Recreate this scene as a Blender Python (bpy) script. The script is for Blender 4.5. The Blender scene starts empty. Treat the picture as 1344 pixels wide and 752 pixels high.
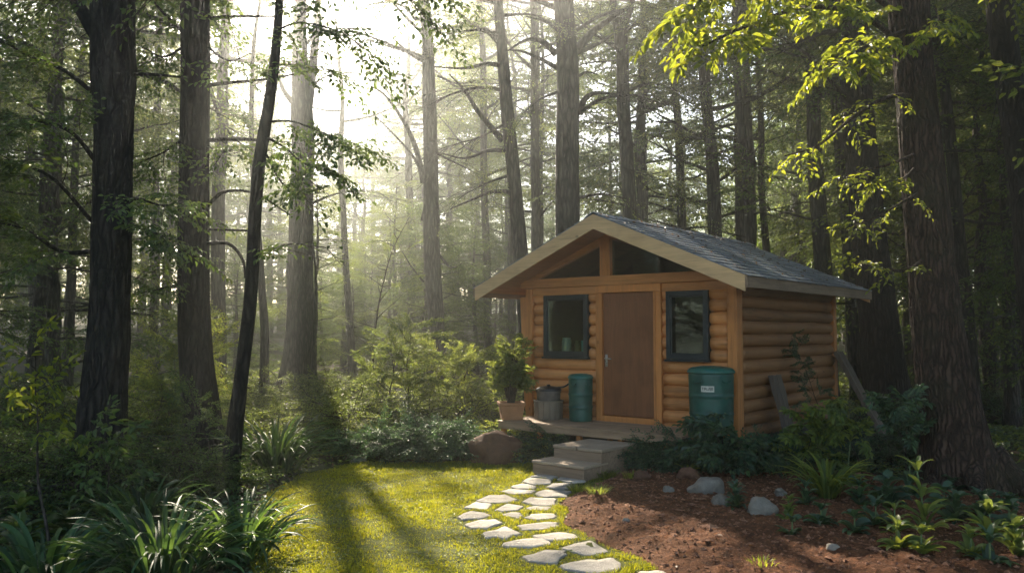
import bpy, math, random
import numpy as np
from math import radians as R

# ------------------------------------------------------------------ camera, world, sun, exposure
sc = bpy.context.scene
COL = sc.collection
F, CAMH = 1086.0, 1.85
PITCH = math.atan(61 / F)
cam_d = bpy.data.cameras.new('camera'); cam = bpy.data.objects.new('camera', cam_d); COL.objects.link(cam)
cam_d.sensor_width = 36.0; cam_d.lens = F / 1344 * 36; cam_d.clip_end = 500; cam_d.clip_start = 0.05
cam.location = (0, 0, CAMH); cam.rotation_euler = (math.pi / 2 + PITCH, 0, 0)
sc.camera = cam
SUN_AZ, SUN_EL = R(16), R(32)            # azimuth to the left of straight ahead
S = np.array([-math.sin(SUN_AZ) * math.cos(SUN_EL), math.cos(SUN_AZ) * math.cos(SUN_EL), math.sin(SUN_EL)])
w = bpy.data.worlds.new('World'); sc.world = w; w.use_nodes = True
nt = w.node_tree; bg = nt.nodes['Background']
sky = nt.nodes.new('ShaderNodeTexSky'); sky.sky_type = 'NISHITA'; sky.sun_disc = False
sky.sun_elevation = SUN_EL; sky.sun_rotation = -SUN_AZ
sky.air_density = 1.0; sky.dust_density = 1.4
nt.links.new(sky.outputs[0], bg.inputs[0]); bg.inputs[1].default_value = 0.085
sun_d = bpy.data.lights.new('sun', 'SUN'); sun = bpy.data.objects.new('sun', sun_d); COL.objects.link(sun)
sun_d.energy = 5.0; sun_d.angle = R(0.7); sun_d.color = (1.0, 0.87, 0.69)
sun.rotation_euler = (math.pi / 2 - SUN_EL, 0, math.pi + SUN_AZ)   # checked below against S
import mathutils
sun.rotation_euler = mathutils.Vector(S).to_track_quat('Z', 'Y').to_euler()
sun.location = (0, 0, 40)
sc.view_settings.view_transform = 'Standard'; sc.view_settings.look = 'None'
sc.view_settings.exposure = 2.38; sc.view_settings.gamma = 1.0; sc.view_settings.use_curve_mapping = False
HAZE_DENSITY, HAZE_ANISO = 0.0042, 0.90
cy = sc.cycles
cy.max_bounces = 6; cy.diffuse_bounces = 3; cy.glossy_bounces = 3; cy.transmission_bounces = 4
cy.volume_bounces = 1; cy.transparent_max_bounces = 8
cy.caustics_reflective = False; cy.caustics_refractive = False
cy.sample_clamp_indirect = 6.0
cy.use_denoising = True
try:
    cy.denoiser = 'OPENIMAGEDENOISE'; cy.denoising_input_passes = 'RGB_ALBEDO_NORMAL'
except Exception: pass
cy.use_adaptive_sampling = True; cy.adaptive_threshold = 0.015

# ------------------------------------------------------------------ pixel -> place
cp, sp_ = math.cos(PITCH), math.sin(PITCH)
CAM = np.array([0, 0, CAMH])
def ray(px, py):
    x = (px - 672) / F; y = -(py - 376) / F
    return np.array([x, cp - y * sp_, sp_ + y * cp])
def atY(px, py, Y):
    r = ray(px, py); return CAM + r * (Y / r[1])
def onz(px, py, z=0.0):
    r = ray(px, py); return CAM + r * ((z - CAMH) / r[2])

# ------------------------------------------------------------------ noise
def _h(ix, iy, iz, seed=0):
    n = (ix.astype(np.int64) * 374761393 + iy.astype(np.int64) * 668265263 + iz.astype(np.int64) * 2147483647 + seed * 974634777) & 0xFFFFFFFF
    n = ((n ^ (n >> 13)) * 1274126177) & 0xFFFFFFFF
    n = ((n ^ (n >> 16)) * 2246822519) & 0xFFFFFFFF
    return ((n ^ (n >> 15)) & 0xFFFFFF) / float(0xFFFFFF)
def vn(p, seed=0):
    p = np.asarray(p, float); i = np.floor(p).astype(np.int64); f = p - i; f = f * f * (3 - 2 * f)
    r = 0
    for dx in (0, 1):
        for dy in (0, 1):
            for dz in (0, 1):
                wgt = (f[:, 0] if dx else 1 - f[:, 0]) * (f[:, 1] if dy else 1 - f[:, 1]) * (f[:, 2] if dz else 1 - f[:, 2])
                r = r + wgt * _h(i[:, 0] + dx, i[:, 1] + dy, i[:, 2] + dz, seed)
    return r
def fbm(p, octv=3, seed=0):
    p = np.asarray(p, float); a = 0.5; r = 0
    for o in range(octv): r = r + a * vn(p * 2 ** o, seed + o); a *= 0.5
    return r
def p3(x, y, z=0):
    x = np.asarray(x, float); return np.stack([x, np.broadcast_to(y, x.shape), np.broadcast_to(z, x.shape)], -1)

def gh(x, y):
    """ground height"""
    x = np.asarray(x, float); y = np.asarray(y, float); sh = x.shape
    x = x.ravel(); y = y.ravel()
    n = (fbm(p3(x * .35, y * .35), 3, 5) - .44) * .35
    near = np.clip((np.hypot(x - 1.0, y - 9.5) - 4.5) / 5, 0, 1)
    far = np.clip(y - 26, 0, None) * .075
    return (n * near + far).reshape(sh)
def G(x, y): return float(gh(np.array([x]), np.array([y]))[0])
def gpt(px, py):
    p = onz(px, py, 0); p[2] = G(p[0], p[1]); return p

# ------------------------------------------------------------------ mesh building
class MB:
    def __init__(s): s.V = []; s.F = []; s.M = []; s.n = 0
    def add(s, V, Fs, m=0):
        V = np.asarray(V, float).reshape(-1, 3)
        if not isinstance(Fs, (list, tuple)): Fs = [Fs]
        for f in Fs:
            f = np.asarray(f, np.int64)
            if f.size: s.F.append(f + s.n); s.M.append(m)
        s.V.append(V); s.n += len(V)
    def mesh(s, name, mats, smooth=True, off=None):
        V = np.concatenate(s.V) if s.V else np.zeros((0, 3))
        if off is not None: V = V - np.asarray(off)
        me = bpy.data.meshes.new(name)
        me.vertices.add(len(V)); me.vertices.foreach_set('co', V.astype(np.float32).ravel())
        lv = np.concatenate([f.ravel() for f in s.F]) if s.F else np.zeros(0, int)
        cnt = np.concatenate([np.full(len(f), f.shape[1]) for f in s.F]) if s.F else np.zeros(0, int)
        mi = np.concatenate([np.full(len(f), m) for f, m in zip(s.F, s.M)]) if s.F else np.zeros(0, int)
        me.loops.add(len(lv)); me.loops.foreach_set('vertex_index', lv.astype(np.int32))
        me.polygons.add(len(cnt)); st = np.concatenate([[0], np.cumsum(cnt)[:-1]]) if len(cnt) else cnt
        me.polygons.foreach_set('loop_start', st.astype(np.int32))
        me.polygons.foreach_set('material_index', mi.astype(np.int32))
        me.polygons.foreach_set('use_smooth', np.full(len(cnt), bool(smooth)))
        me.update(calc_edges=True)
        for m in (mats if isinstance(mats, (list, tuple)) else [mats]): me.materials.append(m)
        return me
    def build(s, name, mats, parent=None, smooth=True, off=None, bevel=0):
        o = bpy.data.objects.new(name, s.mesh(name, mats, smooth, off)); COL.objects.link(o)
        if parent is not None: o.parent = parent
        if bevel:
            b = o.modifiers.new('bevel', 'BEVEL'); b.width = bevel; b.segments = 2; b.limit_method = 'ANGLE'; b.angle_limit = R(50)
        return o
def tag(o, label=None, cat=None, group=None, kind=None):
    if label: o['label'] = label
    if cat: o['category'] = cat
    if group: o['group'] = group
    if kind: o['kind'] = kind
    return o
def thing(name, loc, label, cat, group=None, rz=0):
    o = bpy.data.objects.new(name, None); COL.objects.link(o); o.empty_display_size = .2
    o.location = tuple(float(v) for v in loc); o.rotation_euler = (0, 0, rz)
    return tag(o, label, cat, group)
def box(mb, a, b, m=0, rot=None, piv=None):
    a = np.minimum(a, b) * 1.0 if False else np.array(a, float); b = np.array(b, float)
    lo = np.minimum(a, b); hi = np.maximum(a, b)
    V = np.array([[x, y, z] for z in (lo[2], hi[2]) for y in (lo[1], hi[1]) for x in (lo[0], hi[0])])
    if rot is not None:
        pv = np.array(piv if piv is not None else (lo + hi) / 2); V = (V - pv) @ np.array(rot).T + pv
    mb.add(V, np.array([[0, 2, 3, 1], [4, 5, 7, 6], [0, 1, 5, 4], [2, 6, 7, 3], [0, 4, 6, 2], [1, 3, 7, 5]]), m)
def prism(mb, poly, d0, d1, m=0):
    """poly: n x 3 points, extruded from +d0 to +d1"""
    P = np.array(poly, float); n = len(P); d0 = np.array(d0, float); d1 = np.array(d1, float)
    V = np.concatenate([P + d0, P + d1]); i = np.arange(n); j = (i + 1) % n
    mb.add(V, [np.stack([i, j, j + n, i + n], 1), i[::-1][None], (i + n)[None]], m)
def rotx(a): c, s = math.cos(a), math.sin(a); return np.array([[1, 0, 0], [0, c, -s], [0, s, c]])
def roty(a): c, s = math.cos(a), math.sin(a); return np.array([[c, 0, s], [0, 1, 0], [-s, 0, c]])
def rotz(a): c, s = math.cos(a), math.sin(a); return np.array([[c, -s, 0], [s, c, 0], [0, 0, 1]])
def tube(mb, P, r, k=6, m=0, cap=True, disp=None):
    P = np.asarray(P, float); n = len(P); r = np.broadcast_to(np.asarray(r, float), (n,))
    T = np.gradient(P, axis=0); T /= np.linalg.norm(T, axis=1)[:, None] + 1e-9
    ref = np.array([1., 0, 0]) if abs(T[0, 0]) < .9 else np.array([0, 1., 0])
    X = np.zeros((n, 3)); x = ref - T[0] * (ref @ T[0]); x /= np.linalg.norm(x)
    for i in range(n):
        x = x - T[i] * (x @ T[i]); x /= np.linalg.norm(x) + 1e-9; X[i] = x
    Y = np.cross(T, X); a = np.arange(k) * 2 * math.pi / k
    rr = r[:, None] * np.ones((1, k))
    if disp is not None: rr = rr * disp(a, P, r)
    V = P[:, None] + rr[..., None] * (np.cos(a)[None, :, None] * X[:, None] + np.sin(a)[None, :, None] * Y[:, None])
    i = np.arange(n - 1)[:, None] * k; j = np.arange(k)[None]; j2 = (j + 1) % k
    Fq = np.stack([(i + j), (i + j2), (i + k + j2), (i + k + j)], -1).reshape(-1, 4)
    Fs = [Fq]
    if cap: Fs += [np.arange(k)[::-1][None], (np.arange(k) + (n - 1) * k)[None]]
    mb.add(V.reshape(-1, 3), Fs, m)
def lathe(mb, prof, k=40, c=(0, 0, 0), m=0):
    prof = np.array(prof, float); n = len(prof); a = np.arange(k) * 2 * math.pi / k
    V = np.stack([prof[:, None, 0] * np.cos(a), prof[:, None, 0] * np.sin(a), prof[:, None, 1] + 0 * a], -1) + np.array(c)
    i = np.arange(n - 1)[:, None] * k; j = np.arange(k)[None]; j2 = (j + 1) % k
    mb.add(V.reshape(-1, 3), np.stack([i + j, i + j2, i + k + j2, i + k + j], -1).reshape(-1, 4), m)
def curve(P, n):
    """smooth polyline through control points"""
    P = np.asarray(P, float); t = np.linspace(0, len(P) - 1, n); i = np.clip(t.astype(int), 0, len(P) - 2); u = (t - i)[:, None]
    Q = np.concatenate([[2 * P[0] - P[1]], P, [2 * P[-1] - P[-2]]]); a, b, c, d = Q[i], Q[i + 1], Q[i + 2], Q[i + 3]
    return .5 * ((2 * b) + (c - a) * u + (2 * a - 5 * b + 4 * c - d) * u ** 2 + (-a + 3 * b - 3 * c + d) * u ** 3)
def norm(v): return v / (np.linalg.norm(v, axis=-1, keepdims=True) + 1e-9)
def inpoly(x, y, poly):
    ins = np.zeros(x.shape, bool); n = len(poly); j = n - 1
    for i in range(n):
        xi, yi = poly[i][0], poly[i][1]; xj, yj = poly[j][0], poly[j][1]
        c = ((yi > y) != (yj > y)) & (x < (xj - xi) * (y - yi) / (yj - yi + 1e-12) + xi); ins ^= c; j = i
    return ins

# ------------------------------------------------------------------ materials
def newmat(name):
    m = bpy.data.materials.new(name); m.use_nodes = True; t = m.node_tree
    return m, t, t.nodes['Principled BSDF']
def node(t, ty, **kw):
    n = t.nodes.new(ty)
    for k, v in kw.items():
        if k.startswith('i_'): n.inputs[int(k[2:]) if k[2:].isdigit() else k[2:]].default_value = v
        else: setattr(n, k, v)
    return n
def ramp(t, fac, stops):
    r = t.nodes.new('ShaderNodeValToRGB'); e = r.color_ramp.elements
    while len(e) < len(stops): e.new(.5)
    for q, (p, c) in zip(e, stops): q.position = p; q.color = (*c, 1)
    t.links.new(fac, r.inputs[0]); return r.outputs[0]
def noise(t, vec, scale, detail=4, rough=.6, stretch=None, dist=0):
    if stretch is not None:
        mp = t.nodes.new('ShaderNodeMapping'); mp.inputs['Scale'].default_value = stretch; t.links.new(vec, mp.inputs[0]); vec = mp.outputs[0]
    n = node(t, 'ShaderNodeTexNoise', i_Scale=scale, i_Detail=detail, i_Roughness=rough, i_Distortion=dist); t.links.new(vec, n.inputs['Vector']); return n.outputs['Fac']
def objco(t): return t.nodes.new('ShaderNodeTexCoord').outputs['Object']
def bump(t, bs, h, strength=.4, dist=.02):
    b = node(t, 'ShaderNodeBump'); b.inputs['Strength'].default_value = strength; b.inputs['Distance'].default_value = dist
    t.links.new(h, b.inputs['Height']); t.links.new(b.outputs[0], bs.inputs['Normal'])
def mathn(t, op, a, b=None):
    n = node(t, 'ShaderNodeMath', operation=op)
    for k, v in enumerate((a, b)):
        if v is None: continue
        if isinstance(v, (int, float)): n.inputs[k].default_value = v
        else: t.links.new(v, n.inputs[k])
    return n.outputs[0]
def mul(c, k): return tuple(min(1, x * k) for x in c)
def leaf_mat(name, col, tcol, trans=.5, var=.5, gloss=.35, hue2=None):
    m, t, bs = newmat(name)
    geo = node(t, 'ShaderNodeNewGeometry'); rnd = geo.outputs['Random Per Island']
    h2 = hue2 or (col[0] * 1.5, col[1] * 1.15, col[2] * .7)
    c = ramp(t, rnd, [(0, mul(col, 1 - var)), (.55, col), (1, mul(h2, 1 + var * .5))])
    t2 = (tcol[0] * 1.25, tcol[1] * 1.05, tcol[2] * .7)
    tc = ramp(t, rnd, [(0, mul(tcol, 1 - var * .7)), (.6, tcol), (1, mul(t2, 1 + var * .3))])
    t.links.new(c, bs.inputs['Base Color']); bs.inputs['Roughness'].default_value = .5; bs.inputs['Specular IOR Level'].default_value = gloss
    tr = node(t, 'ShaderNodeBsdfTranslucent'); t.links.new(tc, tr.inputs[0])
    mx = node(t, 'ShaderNodeMixShader'); mx.inputs[0].default_value = trans
    t.links.new(bs.outputs[0], mx.inputs[1]); t.links.new(tr.outputs[0], mx.inputs[2])
    t.links.new(mx.outputs[0], t.nodes['Material Output'].inputs[0]); return m
def bark_mat(name, col, scale=1.0, b=.6):
    m, t, bs = newmat(name); v = objco(t)
    n1 = noise(t, v, 9 * scale, 6, .65, (1, 1, .16), .4); n2 = noise(t, v, 1.3 * scale, 3, .5)
    n3 = noise(t, v, 38 * scale, 5, .7, (1, 1, .3))
    vo = node(t, 'ShaderNodeTexVoronoi', feature='DISTANCE_TO_EDGE'); vo.inputs['Scale'].default_value = 15 * scale
    mp = t.nodes.new('ShaderNodeMapping'); mp.inputs['Scale'].default_value = (1, 1, .17); vm = node(t, 'ShaderNodeVectorMath', operation='ADD'); nz = node(t, 'ShaderNodeTexNoise', i_Scale=4 * scale, i_Detail=3)
    sc3 = node(t, 'ShaderNodeVectorMath', operation='SCALE'); sc3.inputs['Scale'].default_value = .10; t.links.new(v, nz.inputs['Vector']); t.links.new(nz.outputs['Color'], sc3.inputs[0]); t.links.new(v, vm.inputs[0]); t.links.new(sc3.outputs[0], vm.inputs[1])
    t.links.new(vm.outputs[0], mp.inputs[0]); t.links.new(mp.outputs[0], vo.inputs['Vector'])
    ed = mathn(t, 'MINIMUM', mathn(t, 'MULTIPLY', vo.outputs['Distance'], 3.2), 1.0)
    f = mathn(t, 'ADD', mathn(t, 'MULTIPLY', ed, .45), mathn(t, 'ADD', mathn(t, 'MULTIPLY', n1, .3), mathn(t, 'MULTIPLY', n3, .3)))
    c = ramp(t, f, [(.28, mul(col, .3)), (.55, col), (.85, mul(col, 2.0))])
    mix = node(t, 'ShaderNodeMix', data_type='RGBA'); mix.blend_type = 'MIX'
    t.links.new(ramp(t, n2, [(.5, (0, 0, 0)), (.72, (.55, .55, .55))]), mix.inputs[0]); t.links.new(c, mix.inputs[6])
    mix.inputs[7].default_value = (col[0] * .75, col[1] * 1.15, col[2] * .8, 1)
    t.links.new(mix.outputs[2], bs.inputs['Base Color']); bs.inputs['Roughness'].default_value = .85; bs.inputs['Specular IOR Level'].default_value = .2
    bump(t, bs, f, b, .06); return m
def wood_mat(name, col, axis=0, rough=.6, var=.5, scale=1.0, knots=True, spec=.3):
    m, t, bs = newmat(name); v = objco(t)
    st = [1, 1, 1]; st[axis] = .07
    oi = node(t, 'ShaderNodeObjectInfo'); geo = node(t, 'ShaderNodeNewGeometry')
    n1 = noise(t, v, 22 * scale, 6, .6, tuple(st), .6); n2 = noise(t, v, 1.6 * scale, 3, .5, (1, 1, 1))
    n3 = noise(t, v, 90 * scale, 3, .6, tuple(st))
    f = mathn(t, 'ADD', mathn(t, 'ADD', mathn(t, 'MULTIPLY', n1, .6), mathn(t, 'MULTIPLY', n3, .2)), mathn(t, 'MULTIPLY', geo.outputs['Random Per Island'], .22))
    c = ramp(t, f, [(.3, mul(col, 1 - var)), (.5, col), (.72, mul(col, 1 + var * .7))])
    mix = node(t, 'ShaderNodeMix', data_type='RGBA')
    t.links.new(ramp(t, n2, [(.52, (0, 0, 0)), (.78, (.6, .6, .6))]), mix.inputs[0]); t.links.new(c, mix.inputs[6])
    mix.inputs[7].default_value = (col[0] * .42, col[1] * .4, col[2] * .4, 1); last = mix.outputs[2]
    if knots:
        vo = node(t, 'ShaderNodeTexVoronoi'); vo.inputs['Scale'].default_value = 2.3
        s2 = [1.6, 1.6, 1.6]; s2[axis] = .8
        mp = t.nodes.new('ShaderNodeMapping'); mp.inputs['Scale'].default_value = s2; t.links.new(v, mp.inputs[0]); t.links.new(mp.outputs[0], vo.inputs['Vector'])
        mk = node(t, 'ShaderNodeMix', data_type='RGBA'); t.links.new(ramp(t, vo.outputs['Distance'], [(.03, (.85, .85, .85)), (.075, (0, 0, 0))]), mk.inputs[0])
        t.links.new(last, mk.inputs[6]); mk.inputs[7].default_value = (*mul(col, .3), 1); last = mk.outputs[2]
    t.links.new(last, bs.inputs['Base Color']); bs.inputs['Roughness'].default_value = rough; bs.inputs['Specular IOR Level'].default_value = spec
    bump(t, bs, f, .25, .01); return m
def stone_mat(name, col, scale=1.0, var=.35, rough=.8, warm=None, b=.5):
    m, t, bs = newmat(name); v = objco(t); oi = node(t, 'ShaderNodeObjectInfo')
    n1 = noise(t, v, 3 * scale, 5, .6); n2 = noise(t, v, 26 * scale, 5, .7); n3 = noise(t, v, 7 * scale, 3)
    f = mathn(t, 'ADD', mathn(t, 'MULTIPLY', n1, .5), mathn(t, 'ADD', mathn(t, 'MULTIPLY', n2, .3), mathn(t, 'MULTIPLY', oi.outputs['Random'], .22)))
    c = ramp(t, f, [(.3, mul(col, 1 - var)), (.52, col), (.75, mul(warm or col, 1 + var))])
    t.links.new(c, bs.inputs['Base Color']); bs.inputs['Roughness'].default_value = rough; bs.inputs['Specular IOR Level'].default_value = .3
    bump(t, bs, mathn(t, 'ADD', n2, n3), b, .02); return m
def paint_mat(name, col, rough=.4, metal=0, wear=.3, scale=1, spec=.5):
    m, t, bs = newmat(name); v = objco(t)
    n = noise(t, v, 5 * scale, 5, .65); n2 = noise(t, v, 40 * scale, 3, .6)
    c = ramp(t, n, [(.3, mul(col, 1 - wear)), (.55, col), (.8, mul(col, 1 + wear * .5))])
    t.links.new(c, bs.inputs['Base Color']); bs.inputs['Metallic'].default_value = metal; bs.inputs['Specular IOR Level'].default_value = spec
    t.links.new(ramp(t, n2, [(.3, (rough * .8,) * 3), (.7, (min(1, rough * 1.3),) * 3)]), bs.inputs['Roughness'])
    bump(t, bs, n2, .08, .005); return m

M = {}
M['bark_dark'] = bark_mat('bark_dark', (.019, .015, .012), 1.0, .9)
M['bark_warm'] = bark_mat('bark_warm', (.050, .030, .020), 1.3, 1.0)
M['bark_grey'] = bark_mat('bark_grey', (.046, .039, .033), .8, .8)
M['twig'] = bark_mat('twig_bark', (.045, .034, .026), 2.0, .2)
M['leaf_dark'] = leaf_mat('leaf_dark', (.045, .085, .022), (.13, .20, .035), .42)
M['leaf_mid'] = leaf_mat('leaf_mid', (.055, .098, .028), (.20, .26, .05), .5)
M['leaf_yellow'] = leaf_mat('leaf_yellow', (.075, .12, .020), (.32, .37, .03), .52, .5)
M['leaf_pine'] = leaf_mat('leaf_pine', (.055, .095, .040), (.24, .30, .09), .52)
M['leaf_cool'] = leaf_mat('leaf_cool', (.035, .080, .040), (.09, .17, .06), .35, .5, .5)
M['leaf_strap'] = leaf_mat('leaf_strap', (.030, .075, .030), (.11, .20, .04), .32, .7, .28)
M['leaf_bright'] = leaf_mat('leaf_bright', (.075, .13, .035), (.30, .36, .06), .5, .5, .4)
M['grass'] = leaf_mat('grass_blade', (.115, .155, .018), (.42, .43, .022), .5, .5, .2)

# ------------------------------------------------------------------ ground sheets
def soilish(name, stops, s1, s2, b=.8, moss=None):
    m, t, bs = newmat(name); v = objco(t)
    n1 = noise(t, v, s1, 6, .65); n2 = noise(t, v, s2, 5, .7); n0 = noise(t, v, .5, 3, .5)
    f = mathn(t, 'ADD', mathn(t, 'MULTIPLY', n1, .5), mathn(t, 'MULTIPLY', n2, .5))
    c = ramp(t, f, stops)
    if moss:
        mx = node(t, 'ShaderNodeMix', data_type='RGBA'); t.links.new(ramp(t, n0, [(.42, (0, 0, 0)), (.6, (1, 1, 1))]), mx.inputs[0]); t.links.new(c, mx.inputs[6]); mx.inputs[7].default_value = (*moss, 1); c = mx.outputs[2]
    t.links.new(c, bs.inputs['Base Color']); bs.inputs['Roughness'].default_value = .95; bs.inputs['Specular IOR Level'].default_value = .15
    bump(t, bs, f, b, .05); return m
M['floor'] = soilish('forest_floor', [(.3, (.018, .013, .008)), (.5, (.045, .034, .02)), (.7, (.09, .06, .035))], 6, 40, .8, (.03, .045, .014))
M['soil'] = soilish('red_brown_soil', [(.34, (.022, .010, .006)), (.5, (.105, .042, .017)), (.66, (.23, .098, .044))], 11, 48, 1.0)
M['turf'] = soilish('turf_soil', [(.3, (.035, .04, .008)), (.5, (.075, .085, .014)), (.7, (.12, .12, .025))], 8, 50, .8)

def grid_sheet(name, mat, xs, ys, zf, mask=None, kind='structure'):
    X, Y = np.meshgrid(xs, ys); Z = zf(X, Y); nx, ny = len(xs), len(ys)
    i = (np.arange(ny - 1)[:, None] * nx + np.arange(nx - 1)[None]).ravel()
    Fq = np.stack([i, i + 1, i + nx + 1, i + nx], 1)
    if mask is not None:
        cx = X.ravel()[Fq].mean(1); cyy = Y.ravel()[Fq].mean(1); Fq = Fq[mask(cx, cyy)]
    V = np.stack([X.ravel(), Y.ravel(), Z.ravel()], 1); u, inv = np.unique(Fq, return_inverse=True)
    mb = MB(); mb.add(V[u], inv.reshape(-1, 4)); return tag(mb.build(name, mat), kind=kind)
def space(a, b, fine0, fine1, df, dc):
    return np.unique(np.round(np.concatenate([np.arange(a, fine0, dc), np.arange(fine0, fine1, df), np.arange(fine1, b + .01, dc)]), 4))
grid_sheet('ground', M['floor'], space(-70, 70, -14, 14, .2, 1.5), space(-14, 95, 3, 26, .2, 1.5), gh)

LAWN = [onz(*q) for q in [(250, 900), (330, 752), (345, 690), (352, 650), (385, 628), (440, 612), (480, 606), (560, 608), (640, 606), (665, 598), (705, 598), (705, 622), (780, 625), (806, 612), (800, 628), (745, 655), (738, 690), (770, 704), (815, 725), (850, 745), (890, 770), (960, 830), (1000, 900)]]
SOIL = [onz(*q) for q in [(738, 664), (745, 652), (800, 628), (850, 606), (905, 600), (1000, 596), (1080, 610), (1220, 640), (1400, 665), (1480, 760), (1400, 900), (1000, 900), (960, 830), (890, 772), (815, 727), (765, 704), (738, 690)]]
SOILP = [(p[0], p[1]) for p in SOIL]; LAWNP = [(p[0], p[1]) for p in LAWN]
def wob(x, y, s=.09):
    q = p3(np.asarray(x, float) * 2.2, np.asarray(y, float) * 2.2)
    return x + (vn(q, 31) - .5) * 2 * s, y + (vn(q, 32) - .5) * 2 * s
def in_soil(x, y): return inpoly(*wob(x, y), SOILP)
def in_lawn(x, y): return inpoly(*wob(x, y), LAWNP)
def edge_d(x, y, P):
    d = np.full(x.shape, 9.); P = np.array(P)
    for a, b in zip(P, np.roll(P, -1, 0)):
        ab = b - a; tt = np.clip(((x - a[0]) * ab[0] + (y - a[1]) * ab[1]) / (ab @ ab + 1e-9), 0, 1)
        d = np.minimum(d, np.hypot(x - a[0] - tt * ab[0], y - a[1] - tt * ab[1]))
    return d
def soil_h(X, Y):
    sh = X.shape; x = X.ravel(); y = Y.ravel(); e = edge_d(x, y, SOILP); ins = inpoly(x, y, SOILP)
    e = np.where(ins, e, -e)
    z = gh(x, y) + np.clip(e * .22, -.05, .075) + ((fbm(p3(x * 5, y * 5), 4, 9) - .47) * .11 + np.abs(fbm(p3(x * 16, y * 16), 2, 19) - .38) * .10) * np.clip(e * 3, 0, 1) + .006
    return z.reshape(sh)
def SH(x, y): return float(soil_h(np.array([[x]]), np.array([[y]]))[0, 0])
grid_sheet('soil_bed', M['soil'], np.arange(.2, 8, .035), np.arange(4.2, 12.2, .035), soil_h, in_soil)
def lawn_h(X, Y):
    x = X.ravel(); y = Y.ravel(); return (gh(x, y) + .004 + np.clip(fbm(p3(x * 1.3, y * 1.3), 3, 17) - .35, 0, 1) * .05).reshape(X.shape)
grid_sheet('lawn', M['turf'], np.arange(-4, 3.2, .06), np.arange(3.9, 13, .06), lawn_h, in_lawn)

# ------------------------------------------------------------------ stepping stones
M['pave'] = stone_mat('pale_flagstone', (.285, .26, .22), 2.2, .55, .82, (.37, .325, .265), .8)
ZS = [[(470,150),(520,128),(630,132),(645,150),(600,163)], [(630,165),(665,143),(800,152),(800,178),(700,185)],
 [(425,180),(470,156),(600,168),(595,188),(500,196)], [(360,208),(430,188),(510,205),(500,222),(400,222)],
 [(565,212),(610,187),(740,192),(730,215),(640,224)], [(290,240),(350,221),(510,230),(480,250),(380,256)],
 [(500,250),(560,226),(720,235),(690,270),(560,272)], [(150,292),(230,260),(330,257),(405,285),(330,302),(210,305)],
 [(425,300),(470,273),(630,280),(620,315),(500,318)], [(80,335),(150,298),(250,312),(220,342)],
 [(260,352),(340,308),(440,325),(400,350),(310,358)], [(450,335),(500,321),(600,325),(580,346),(480,348)],
 [(300,375),(360,360),(418,362),(410,392),(370,402)], [(435,390),(480,368),(620,368),(615,392),(520,405)],
 [(45,385),(130,350),(250,378),(180,396),(70,402)], [(85,428),(180,402),(270,397),(315,420),(220,452),(130,450)],
 [(395,435),(500,422),(640,418),(650,440),(540,460),(430,460)], [(195,475),(330,440),(430,485),(330,512),(210,505)],
 [(485,490),(640,474),(740,490),(760,512),(640,526),(550,520)], [(310,540),(430,516),(550,515),(600,545),(480,562),(340,560)],
 [(650,570),(830,518),(940,590),(800,612)], [(425,615),(560,580),(690,585),(690,605),(630,655),(470,645)],
 [(645,665),(800,635),(960,625),(1010,660),(1000,695),(850,712),(690,690)], [(1040,735),(1120,700),(1230,700),(1300,726),(1320,770),(1060,775)]]
ZL = ['flat stepping stone touching the bottom step on its left half', 'flat stepping stone touching the bottom step on its right half',
 'second stepping stone down the left edge of the path below the steps', 'third stepping stone down the left edge of the path, small and oval',
 'second stepping stone down the right edge of the path, beside the soil', 'thin long stepping stone, fourth down the left edge of the path',
 'broad stepping stone, third down the right edge of the path', 'wide curved stepping stone, fifth down the left edge of the path',
 'pale stepping stone, fourth down the right edge where the path bends', 'four-sided stepping stone, sixth down the left edge, at the bend',
 'diamond shaped stepping stone in the middle of the path at the bend', 'thin sliver of stepping stone, fifth down the right edge of the path',
 'smallest stepping stone, wedge shaped, in the middle of the path', 'flat stepping stone, sixth down the right edge, beside the smallest stone',
 'pointed stepping stone furthest left, at the outside of the path bend', 'oval stepping stone just below the leftmost stone of the bend',
 'long pale stepping stone, seventh down the right edge of the path', 'wide stepping stone with a pointed top below the bend on the lawn side',
 'wide rounded stepping stone, eighth down the right edge of the path', 'long stepping stone with a crack, on the lawn side of the lower path',
 'big kite shaped stepping stone beside the soil near the path front', 'rounded stepping stone with a notched right end, near the path front',
 'largest stepping stone, long oval, second from the path front', 'stepping stone cut off by the photo bottom, nearest of the path']
STONES = []
rs = np.random.default_rng(3)
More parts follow.
